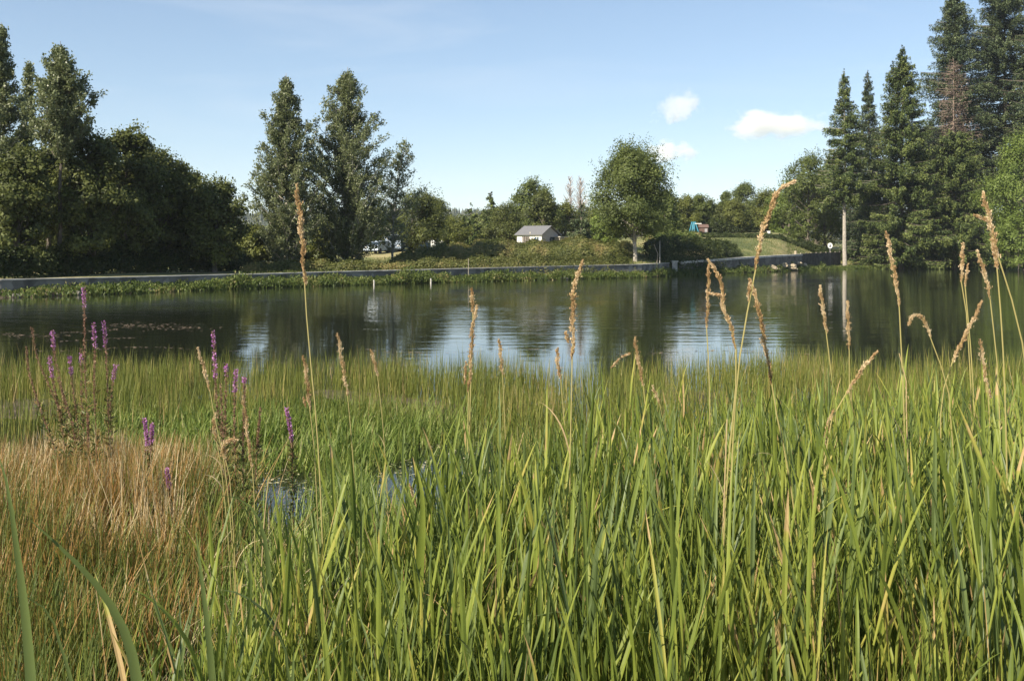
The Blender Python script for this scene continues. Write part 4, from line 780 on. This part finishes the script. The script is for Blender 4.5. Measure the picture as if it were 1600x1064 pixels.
    for x0, x1, yb, n, sy in ((165, 345, 512, 330, 1.1), (95, 200, 517, 90, .3), (0, 110, 522, 160, .5), (60, 240, 531, 70, .12), (30, 420, 546, 90, .10), (560, 900, 549, 70, .08), (960, 1300, 551, 90, .08)):
        px = x0 + (x1 - x0) * (np.round(rng.random(n) * 9) / 9 * .8 + rng.random(n) * .2) ** 1.1; D = CAMZ * F / (yb - HOR + 3 * np.sin(px * .021)) + rng.normal(size=n) * sy * (.3 + rng.random(n)); c = np.stack([(px - CX) / F * D, D, np.full(n, .010)], 1)
        leaves(g, c, rng.uniform(.03, .16, n), rng, rng.random(n) * .5, axis=np.tile([1., .1, 0], (n, 1)), spread=.2, aspect=.22, wn=np.tile([0, 0, 3.], (n, 1)))
    tag(g.build('floating_weed', plain('wet_weed', (.16, .12, .08), .7, .3, 4)), 'thin lines of brownish weed floating on the open pond', 'water weed', kind='stuff')

# ------------------------------------------------------------------ single stalks
def spline(pts, n):
    pts = np.asarray(pts, float); k = len(pts); d = np.r_[0, np.cumsum(np.linalg.norm(np.diff(pts, axis=0), axis=1))]; t = np.linspace(0, d[-1], n)
    m = np.gradient(pts, d, axis=0) if k > 2 else np.tile((pts[1] - pts[0]) / d[-1], (2, 1))
    i = np.clip(np.searchsorted(d, t) - 1, 0, k - 2); h = (d[i + 1] - d[i])[:, None]; u = ((t - d[i]) / (d[i + 1] - d[i]))[:, None]
    return (2 * u ** 3 - 3 * u ** 2 + 1) * pts[i] + (u ** 3 - 2 * u ** 2 + u) * h * m[i] + (-2 * u ** 3 + 3 * u ** 2) * pts[i + 1] + (u ** 3 - u ** 2) * h * m[i + 1]
def to_ground(pl, D):
    w = [P(x, y, D) for x, y in pl]; a, b = w[-1], w[-2]; g = float(gz(a[0], D)); dx = (a[0] - b[0]) / max(.05, abs(a[2] - b[2]))
    if a[2] > g + .05: w.append(np.array([a[0] + dx * .4 * (a[2] - g), D + .03, g - .02]))
    return np.array(w)
def Lh_(p): return np.linalg.norm(np.diff(p, axis=0), axis=1).sum()
def seed_stalk(head, stem, D, label, width=9.0, seed=0, tintb=.5, loose=.5, side=None):
    """head: photo points tip -> base of the seed head; stem: further points down"""
    rng = np.random.default_rng(seed); full = to_ground(head + stem, D); base = full[-1].copy()
    t = thing('seed_stalk', base, label, 'seed head', 'dry seed stalks above the reed grass')
    hp = spline(np.array([P(x, y, D) for x, y in head]), 40); sp = spline(full[len(head) - 1:], 14) if len(full) > len(head) - 1 + 1 else full[-2:]
    g = MB(); al = np.concatenate([sp[::-1], hp[::-1][1:]]) - base; tube(g, al, np.linspace(.0026, .0009, len(al)), 5, tint=.6); g.build('stem', M['stem_green'], t)
    if Lh_(hp) > .12:
        for q in range(rng.integers(1, 4)):
            g = MB(); k0 = rng.integers(3, 12); ribbons(g, (sp[k0] - base)[None], np.array([rng.choice([0.2, 3.0]) + rng.normal() * .5]), np.array([.25]), np.array([rng.uniform(.10, .24)]), np.array([.006]), rng, rng.uniform(.2, .9), 8, np.array([rng.uniform(.6, 2.2)])); g.build('dry_leaf', M['straw'], t)
    Lh = np.linalg.norm(np.diff(hp, axis=0), axis=1).sum(); n = int(1100 * max(.5, Lh / .25)); hw = width / F * D / 2 * .92
    g = MB()
    def spikelets(path, n, hw):
        u = rng.random(n); nl = 9; ph = rng.uniform(0, 6)
        c = np.stack([np.interp(u, np.linspace(0, 1, len(path)), path[:, i]) for i in range(3)], 1); tg = unit(np.gradient(path, axis=0)); tt = -tg[(u * (len(path) - 1)).astype(int)]
        prof = np.clip(np.sin(np.pi * np.clip(u * .9 + .07, 0, 1)) ** .5, .2, 1) * (.62 + .38 * np.sin(u * nl * 6.28 + ph) * loose + .2 * np.sin(u * 23 + ph * 2) * loose)
        d = rdir(rng, n); d = unit(d - tt * (d * tt).sum(1)[:, None]); swirl = .35 * np.sin(u * 17 + ph)
        off = d * (hw * prof * (rng.random(n) ** .7 + .7 * (rng.random(n) < .07)))[:, None] + np.array([1., 0, 0]) * (swirl * hw * .5)[:, None]
        leaves(g, c + off - base, rng.uniform(.005, .0105, n) * (.8 + hw * 25), rng, np.clip(tintb * .5 + rng.random(n) * .5 + .25 * np.sin(u * 11 + ph), 0, 1), axis=tt + d * .45, spread=.22, aspect=.36)
    spikelets(hp, n, hw)
    if side:
        for sd in side: spikelets(spline(np.array([P(x, y, D) for x, y in sd]), 12), int(n * .25), hw * .6)
    g.build('seed_head', M['seed'], t)
def stalks():
    K = [
     ([(463, 287), (468, 330), (472, 375), (475, 425)], [(481, 520), (491, 620), (499, 730), (502, 800)], 3.0, 'tallest golden seed stalk, rising in front of the slim poplar', 15, .5, [[(476, 425), (478, 445)]]),
     ([(527, 520), (533, 555), (537, 580), (543, 618)], [(548, 670), (553, 740)], 4.8, 'buff seed head leaning left over the sedge, right of the tallest stalk', 10, .8, None),
     ([(579, 546), (585, 565), (590, 588)], [(596, 640), (604, 750)], 5.6, 'small pinkish seed head right of the leaning buff one', 9, .6, None),
     ([(737, 450), (738, 470), (739, 492)], [(738, 540), (735, 620), (731, 780)], 4.0, 'short dark-tipped seed head above the golden one left of centre', 9, .4, None),
     ([(745, 476), (738, 520), (736, 560), (732, 612)], [(731, 680), (730, 800)], 3.9, 'golden seed head at the left of the blue ripples', 11, .45, [[(728, 565), (726, 600)]]),
     ([(780, 530), (782, 550), (785, 586)], [(788, 640), (790, 700)], 5.6, 'small buff seed head standing before the blue ripples', 10, .5, None),
     ([(911, 406), (902, 430), (895, 480), (896, 520), (894, 560)], [(893, 620), (891, 700), (890, 800)], 3.4, 'thick golden seed head in the middle of the pond, tip bent right', 14, .5, [[(884, 518), (888, 535)]]),
     ([(872, 543), (871, 560), (876, 592)], [(880, 640), (886, 700)], 5.2, 'small clubbed seed head left of the thick golden one', 12, .5, None),
     ([(992, 526), (994, 545), (1000, 575), (1005, 602)], [(1010, 650), (1018, 760)], 4.8, 'upright seed head left of centre right, pale at its tip', 10, .45, [[(985, 552), (970, 558)], [(968, 560), (955, 575)]]),
     ([(1019, 602), (1024, 614), (1031, 632)], [(1036, 660), (1040, 740)], 5.4, 'tiny pale seed head low beside the pale-tipped one', 7, .9, None),
     ([(1108, 408), (1107, 440), (1106, 475), (1104, 512)], [(1107, 560), (1109, 640), (1110, 720)], 4.0, 'thin upright seed head behind the drooping one', 9, .45, None),
     ([(1105, 405), (1122, 428), (1132, 485), (1143, 515), (1150, 545)], [(1150, 600), (1140, 700), (1133, 800), (1129, 890)], 3.0, 'seed head on a long pale stem, bending left at its pale tip', 11, .5, [[(1130, 462), (1105, 458)]]),
     ([(1243, 283), (1222, 293), (1207, 320), (1194, 355), (1186, 385), (1181, 420)], [(1172, 465), (1162, 520), (1152, 590), (1146, 680)], 3.0, 'tall seed head arching right against the sky', 14, .5, [[(1172, 436), (1169, 470)]]),
     ([(1170, 436), (1182, 468), (1191, 515), (1197, 548), (1206, 600)], [(1212, 640), (1225, 700)], 3.2, 'orange seed head hanging down to the right under the arching one', 12, .25, None),
     ([(1281, 446), (1284, 470), (1290, 512)], [(1296, 560), (1305, 640), (1308, 700)], 4.3, 'pale seed head standing alone left of the spruce reflection', 10, .8, [[(1289, 505), (1293, 520)]]),
     ([(1324, 470), (1325, 500), (1327, 545)], [(1327, 590), (1328, 680)], 4.8, 'thin faded seed head in the reflection of the bare trunk', 9, .6, None),
     ([(1385, 362), (1392, 400), (1399, 435), (1405, 478)], [(1408, 540), (1411, 600), (1414, 700)], 3.6, 'long straight seed head in front of the great spruce', 11, .75, None),
     ([(1420, 508), (1424, 495), (1435, 492), (1447, 506), (1454, 528)], [(1464, 555), (1480, 600), (1486, 660)], 4.0, 'hooked seed head curling over to the left', 10, .75, None),
     ([(1372, 549), (1352, 570), (1337, 592), (1322, 615)], [(1308, 634), (1298, 660), (1290, 720)], 3.6, 'seed head slanting up to the right, low over the reed grass', 10, .6, None),
     ([(1303, 640), (1296, 655), (1290, 680), (1288, 700)], [(1288, 760)], 3.7, 'dark seed head just below the low slanting one', 8, .5, None),
     ([(1504, 379), (1504, 405), (1502, 440)], [(1509, 480), (1514, 550), (1517, 610)], 4.2, 'short upright seed head left of the two near the right edge', 10, .75, None),
     ([(1513, 412), (1510, 430), (1508, 448)], [(1512, 490), (1518, 560), (1522, 640)], 4.3, 'tiny seed head touching the short upright one', 6, .7, None),
     ([(1526, 391), (1536, 418), (1543, 445), (1547, 466)], [(1552, 510), (1559, 580), (1562, 660)], 4.0, 'seed head with a nodding left tip near the right edge', 10, .85, None),
     ([(1535, 470), (1520, 500), (1505, 530), (1488, 566)], [(1481, 585), (1472, 620), (1470, 690)], 4.0, 'seed head slanting up to the right near the right edge', 11, .6, None),
     ([(1536, 300), (1544, 335), (1552, 370), (1560, 402)], [(1572, 440), (1590, 500), (1604, 580), (1610, 700)], 3.1, 'large pale seed head with a side spike near the right edge', 15, .8, [[(1522, 336), (1545, 346)], [(1550, 372), (1553, 396)]]),
     ([(1553, 395), (1556, 405), (1558, 420)], [(1563, 480), (1568, 560), (1572, 680)], 3.3, 'stalk rising just below the large pale seed head', 8, .6, None),
     ([(1532, 530), (1535, 560), (1540, 590), (1543, 604)], [(1546, 650), (1548, 720)], 4.4, 'curling pale seed head low at the right', 11, .85, [[(1546, 608), (1548, 622)]]),
     ([(308, 543), (317, 570), (325, 600), (328, 610)], [(337, 660), (350, 720), (356, 770)], 4.2, 'pale seed head leaning left beside the tall pink spike', 9, .9, None),
     ([(379, 618), (384, 650), (388, 690), (394, 730)], [(397, 770), (398, 830)], 4.2, 'ragged buff seed head right of the pink spikes', 10, .7, None),
     ([(372, 687), (356, 688), (348, 700), (352, 716)], [(358, 740), (362, 790)], 4.2, 'curled dry seed head low among the pink spikes', 12, .7, None),
     ([(336, 645), (334, 665), (338, 688)], [(344, 720), (352, 790)], 4.4, 'clubbed dry seed head left of the curled one', 12, .5, None),
     ([(474, 556), (478, 580), (481, 605), (484, 640)], [(490, 690), (494, 760)], 4.6, 'thin dry seed head behind the tallest golden stem', 11, .4, [[(474, 620), (478, 636)]]),
     ([(640, 756), (646, 775), (652, 800)], [(658, 840), (664, 900)], 3.6, 'thin pale seed head among the nearest green blades', 7, .9, None),
    ]
    for i, (h, s, D, lab, w, tb, side) in enumerate(K): seed_stalk(h, s, D, lab, w, seed=100 + i, tintb=tb, side=side)
    rng = np.random.default_rng(77)
    # bare straw stems that rise among the reeds
    for i, (pl, D, lab) in enumerate([([(1136, 655), (1133, 740), (1128, 880)], 3.1, 'dead pale straw stem rising right of centre'), ([(1405, 552), (1413, 575), (1416, 640)], 3.9, 'folded straw sheath below the long straight seed head'),
                                      ([(818, 676), (800, 740), (788, 800)], 5.0, 'slanting straw stem left of centre'), ([(420, 745), (414, 800), (410, 860)], 4.0, 'broken straw stem left of the pool')]):
        w = to_ground(pl, D); sp = spline(w, 14); base = sp[-1].copy(); g = MB(); tube(g, (sp - base)[::-1], np.linspace(.0035, .0018, 14), 5); ob = g.build('straw_stem', M['straw']); ob.location = base; tag(ob, lab, 'stem')
    # single broad blades
    def blade(pl, D, wpx, label, m='reed_blue', fold=.2):
        pts = np.array([P(x, y, D + (dd if True else 0)) for x, y, dd in pl]); a = pts[-1]; z = float(gz(a[0], a[1]))
        if a[2] > z: pts = np.vstack([pts, [a[0] + .02, a[1] + .02, z - .02]])
        sp = spline(pts, 26); base = sp[-1].copy(); d = unit(np.gradient(sp, axis=0)); side = unit(np.cross(d, np.array([0, 1., .15]))); nn = np.cross(side, d)
        s = np.linspace(0, 1, 26); w = wpx / F * D * np.clip(np.sin(np.pi * np.clip(s * .8, 0, 1)) ** .75, .02, 1) * .5; w[0] = .0004
        L_, Rr, Mi = sp - side * w[:, None], sp + side * w[:, None], sp + nn * (w * fold * 2)[:, None]
        V = np.stack([L_, Mi, Rr], 1).reshape(-1, 3) - base; f = []
        for r in range(25): f += [[r * 3, r * 3 + 1, r * 3 + 4, r * 3 + 3], [r * 3 + 1, r * 3 + 2, r * 3 + 5, r * 3 + 4]]
        g = MB(); g.add(V, f, .5); ob = g.build('broad_blade', M[m], smooth=True); ob.location = base; tag(ob, label, 'grass blade', 'single broad blades')
    blade([(47, 812, 0), (100, 860, .02), (160, 925, .05), (200, 1000, .08), (215, 1070, .1)], 1.75, 27, 'long broad blade arching up to the left in the lower left corner')
    blade([(-6, 700, 0), (12, 760, .0), (22, 830, .02), (32, 900, .04)], 1.7, 24, 'dark broad blade standing at the left edge')
    blade([(345, 774, .0), (372, 778, .02), (395, 795, .03), (412, 835, .05), (420, 900, .08)], 2.8, 12, 'blade bending over with a pale tip left of the pool')
    blade([(648, 720, 0), (658, 760, .0), (660, 820, .02), (655, 890, .04)], 2.9, 20, 'short wide dark blade at the front of the pool', 'reed')
    blade([(0, 935, 0), (35, 930, .03), (70, 950, .05), (95, 1010, .08)], 2.0, 10, 'thin pale blade drooping at the lower left edge')
    blade([(305, 820, 0), (312, 880, 0), (322, 960, .02), (330, 1040, .05)], 2.3, 15, 'upright blade in the lower left, first of the tall green ones')
    blade([(392, 976, 0), (420, 976, .03), (440, 1000, .05), (450, 1050, .08)], 2.1, 9, 'small hooked blade near the lower edge')

# ------------------------------------------------------------------ purple loosestrife
def loosestrife(pl, D, flw, label, seed, w=9.0, brown=True):
    """pl: photo points tip -> down; flw = list of (start,end) fractions of the spike that are in flower"""
    rng = np.random.default_rng(seed); full = to_ground(pl, D); base = full[-1].copy(); t = thing('loosestrife', base, label, 'flower', 'loosestrife spikes in the marsh')
    sp = spline(full, 60); g = MB(); tube(g, (sp - base)[::-1], np.linspace(.004, .0015, 60), 5, tint=.4); g.build('stem', M['loose_brown'], t)
    vis = np.linalg.norm(P(*pl[-1], D) - P(*pl[0], D)); tot = np.linalg.norm(np.diff(sp, axis=0), axis=1).sum(); fr = min(1, vis / tot); hw = w / F * D / 2 * .72
    def spread(mb, a, b, n, r, size, tint, asp=.6, upw=.6):
        u = (a + (b - a) * np.round(rng.random(n) * 22) / 22 + rng.normal(size=n) * .006) ; c = np.stack([np.interp(u, np.linspace(0, 1, 60), sp[:, i]) for i in range(3)], 1)
        d = rdir(rng, n); d[:, 2] *= .3; d = unit(d); leaves(mb, c + d * (r * rng.uniform(.3, 1, n))[:, None] - base, size * rng.uniform(.6, 1.3, n), rng, tint(n), axis=d + np.array([0, 0, upw]), spread=.3, aspect=asp)
    g = MB(); spread(g, 0.0, fr * .8, 460, hw * .8, .012, lambda n: rng.random(n)); g.build('seed_spike', M['loose_brown'], t)
    for a, b in flw:
        g = MB(); spread(g, a * fr, b * fr, int(220 * max(.3, (b - a) * 3)), hw * 1.25, .013, lambda n: rng.random(n), .75); g.build('flower_spike', M['magenta'], t)
    g = MB(); spread(g, fr * .55, 1.0, 260, hw * 3.0, .045, lambda n: rng.random(n), .25, .9); g.build('leaves', M['loose_leaf'], t)
def flowers():
    K = [([(131, 450), (132, 500), (132, 560), (136, 650)], 7.4, [(0, .14)], 'tallest loosestrife spike, brown with a small pink tip against the water'),
         ([(82, 517), (84, 545), (95, 600), (112, 700)], 7.8, [(0, .16)], 'loosestrife with a pink tip, upper of the two left of the tall brown spike'),
         ([(77, 556), (81, 585), (92, 640), (102, 710)], 7.6, [(0, .22)], 'loosestrife with a stout pink tip below the upper left pink one'),
         ([(50, 512), (56, 550), (80, 610), (112, 690)], 7.6, [], 'red-brown loosestrife stalk leaning left, over the water edge'),
         ([(41, 542), (44, 575), (60, 630), (85, 700)], 7.6, [], 'dull brown loosestrife stalk, leftmost of the clump'),
         ([(146, 506), (148, 540), (147, 600), (150, 680)], 7.4, [(0, .2)], 'bright pink loosestrife tip right of the tall brown spike'),
         ([(162, 503), (165, 540), (168, 600), (170, 690)], 7.5, [(0, .2)], 'bright pink loosestrife tip, right one of the bright pair'),
         ([(108, 556), (112, 590), (118, 640), (125, 700)], 7.8, [(0, .08), (.12, .2)], 'small faint pink loosestrife in the middle of the clump'),
         ([(126, 545), (127, 580), (128, 630), (133, 700)], 8.0, [(0.05, .15)], 'dull pink loosestrife behind the small faint one'),
         ([(181, 570), (176, 600), (172, 640), (176, 700)], 7.6, [(0, .18)], 'mauve fading loosestrife at the right of the clump'),
         ([(90, 590), (100, 620), (112, 660), (122, 720)], 7.4, [], 'brown loosestrife stalk below the two left pink tips'),
         ([(137, 645), (138, 680), (140, 740)], 6.9, [], 'short reddish loosestrife in front of the clump'),
         ([(333, 518), (335, 560), (338, 620), (350, 720)], 6.6, [(0, .12), (.16, .36)], 'tall vivid pink loosestrife spike near the leaning pale seed head'),
         ([(353, 568), (353, 600), (352, 660), (356, 740)], 6.7, [(0, .1)], 'brownish pink loosestrife right of the vivid pink spike'),
         ([(369, 578), (367, 610), (366, 660), (368, 740)], 6.8, [(0, .22)], 'pink-topped loosestrife, right one of the second clump'),
         ([(382, 590), (382, 630), (380, 680), (380, 740)], 6.5, [(0, .05)], 'brown loosestrife stalk beside the ragged buff seed head'),
         ([(407, 636), (404, 670), (400, 720)], 7.0, [], 'thin dull brown loosestrife right of the second clump'),
         ([(345, 600), (346, 640), (350, 700), (356, 750)], 6.4, [], 'brown loosestrife stalk at the heart of the second clump'),
         ([(448, 638), (452, 660), (456, 690), (457, 740)], 6.8, [(0, .5)], 'deep purple loosestrife standing alone above the pool'),
         ([(225, 654), (229, 680), (230, 700), (220, 750)], 6.8, [(0, .45)], 'short pink loosestrife alone in the bright sedge, left one of two'),
         ([(238, 662), (237, 680), (236, 700), (228, 750)], 6.9, [(0, .35)], 'pale mauve loosestrife touching the short pink one'),
         ([(261, 734), (263, 750), (266, 790)], 6.2, [(0, .5)], 'lowest pink loosestrife half sunk in the brown rushes')]
    for i, (pl, D, fl, lab) in enumerate(K): loosestrife(pl, D, fl, lab, 300 + i, w=8.5)

# ------------------------------------------------------------------ clouds
def clouds():
    import bmesh
    def cm(name, dens):
        m = bpy.data.materials.new(name); m.use_nodes = True; nt = m.node_tree; nt.nodes.clear(); out = nt.nodes.new('ShaderNodeOutputMaterial'); v = nt.nodes.new('ShaderNodeVolumePrincipled')
        v.inputs['Color'].default_value = (1, 1, 1, 1); v.inputs['Anisotropy'].default_value = .2
        tcx = nt.nodes.new('ShaderNodeTexCoord'); ln = nt.nodes.new('ShaderNodeVectorMath'); ln.operation = 'LENGTH'; nt.links.new(tcx.outputs['Object'], ln.inputs[0])
        oi = nt.nodes.new('ShaderNodeObjectInfo'); ad = nt.nodes.new('ShaderNodeVectorMath'); ad.operation = 'MULTIPLY_ADD'; ad.inputs[1].default_value = (1.9, 1.9, 1.1); nt.links.new(tcx.outputs['Object'], ad.inputs[0]); nt.links.new(oi.outputs['Location'], ad.inputs[2])
        n = nt.nodes.new('ShaderNodeTexNoise'); n.inputs['Scale'].default_value = 1.3; n.inputs['Detail'].default_value = 5; n.inputs['Roughness'].default_value = .6; nt.links.new(ad.outputs[0], n.inputs['Vector'])
        a = nt.nodes.new('ShaderNodeMath'); a.operation = 'MULTIPLY_ADD'; a.inputs[1].default_value = 2.6; nt.links.new(n.outputs[0], a.inputs[0])
        s1 = nt.nodes.new('ShaderNodeMath'); s1.operation = 'MULTIPLY_ADD'; s1.inputs[1].default_value = -1.35; s1.inputs[2].default_value = -.50; nt.links.new(ln.outputs['Value'], s1.inputs[0]); nt.links.new(s1.outputs[0], a.inputs[2])
        mr = nt.nodes.new('ShaderNodeMapRange'); mr.inputs['From Min'].default_value = 0; mr.inputs['From Max'].default_value = .35; mr.inputs['To Max'].default_value = dens; nt.links.new(a.outputs[0], mr.inputs['Value'])
        nt.links.new(mr.outputs[0], v.inputs['Density']); nt.links.new(v.outputs[0], out.inputs['Volume']); return m
    for px, py, w, h, dens, rot, lab in [(1060, 168, 96, 54, .018, -.30, 'small white cloud, the highest of the three'), (1212, 197, 215, 62, .017, 0, 'widest white cloud with a flat base, left of the spruces'), (1046, 236, 115, 44, .024, 0, 'faint low cloud above the big full tree')]:
        D = 3600.; c = P(px, py, D); bm = bmesh.new(); bmesh.ops.create_icosphere(bm, subdivisions=3, radius=1.0); me = bpy.data.meshes.new('cloud'); bm.to_mesh(me); bm.free()
        o = bpy.data.objects.new('cloud', me); COL.objects.link(o); o.location = c; o.scale = (w / F * D / 2 * 1.1, w / F * D / 2 * .8, h / F * D / 2 * 1.15); o.rotation_euler = (0, rot, 0); me.materials.append(cm('cloud_vapour', dens)); tag(o, lab, 'cloud', 'small white clouds')

def haze():
    m = bpy.data.materials.new('air'); m.use_nodes = True; nt = m.node_tree; nt.nodes.clear(); out = nt.nodes.new('ShaderNodeOutputMaterial'); v = nt.nodes.new('ShaderNodeVolumePrincipled')
    v.inputs['Color'].default_value = (.78, .88, 1, 1); v.inputs['Density'].default_value = .00011; nt.links.new(v.outputs[0], out.inputs['Volume'])
    g = MB(); box(g, (0, 3000, 100), (13000, 13000, 210)); o = g.build('haze', m); tag(o, 'thin blue summer haze in the distance', 'haze', kind='stuff')
if HAZE: haze()
ground(); water(); hill(); walls(); trees(); hedges(); small_things(); rocks(); marsh(); stalks(); flowers(); clouds()
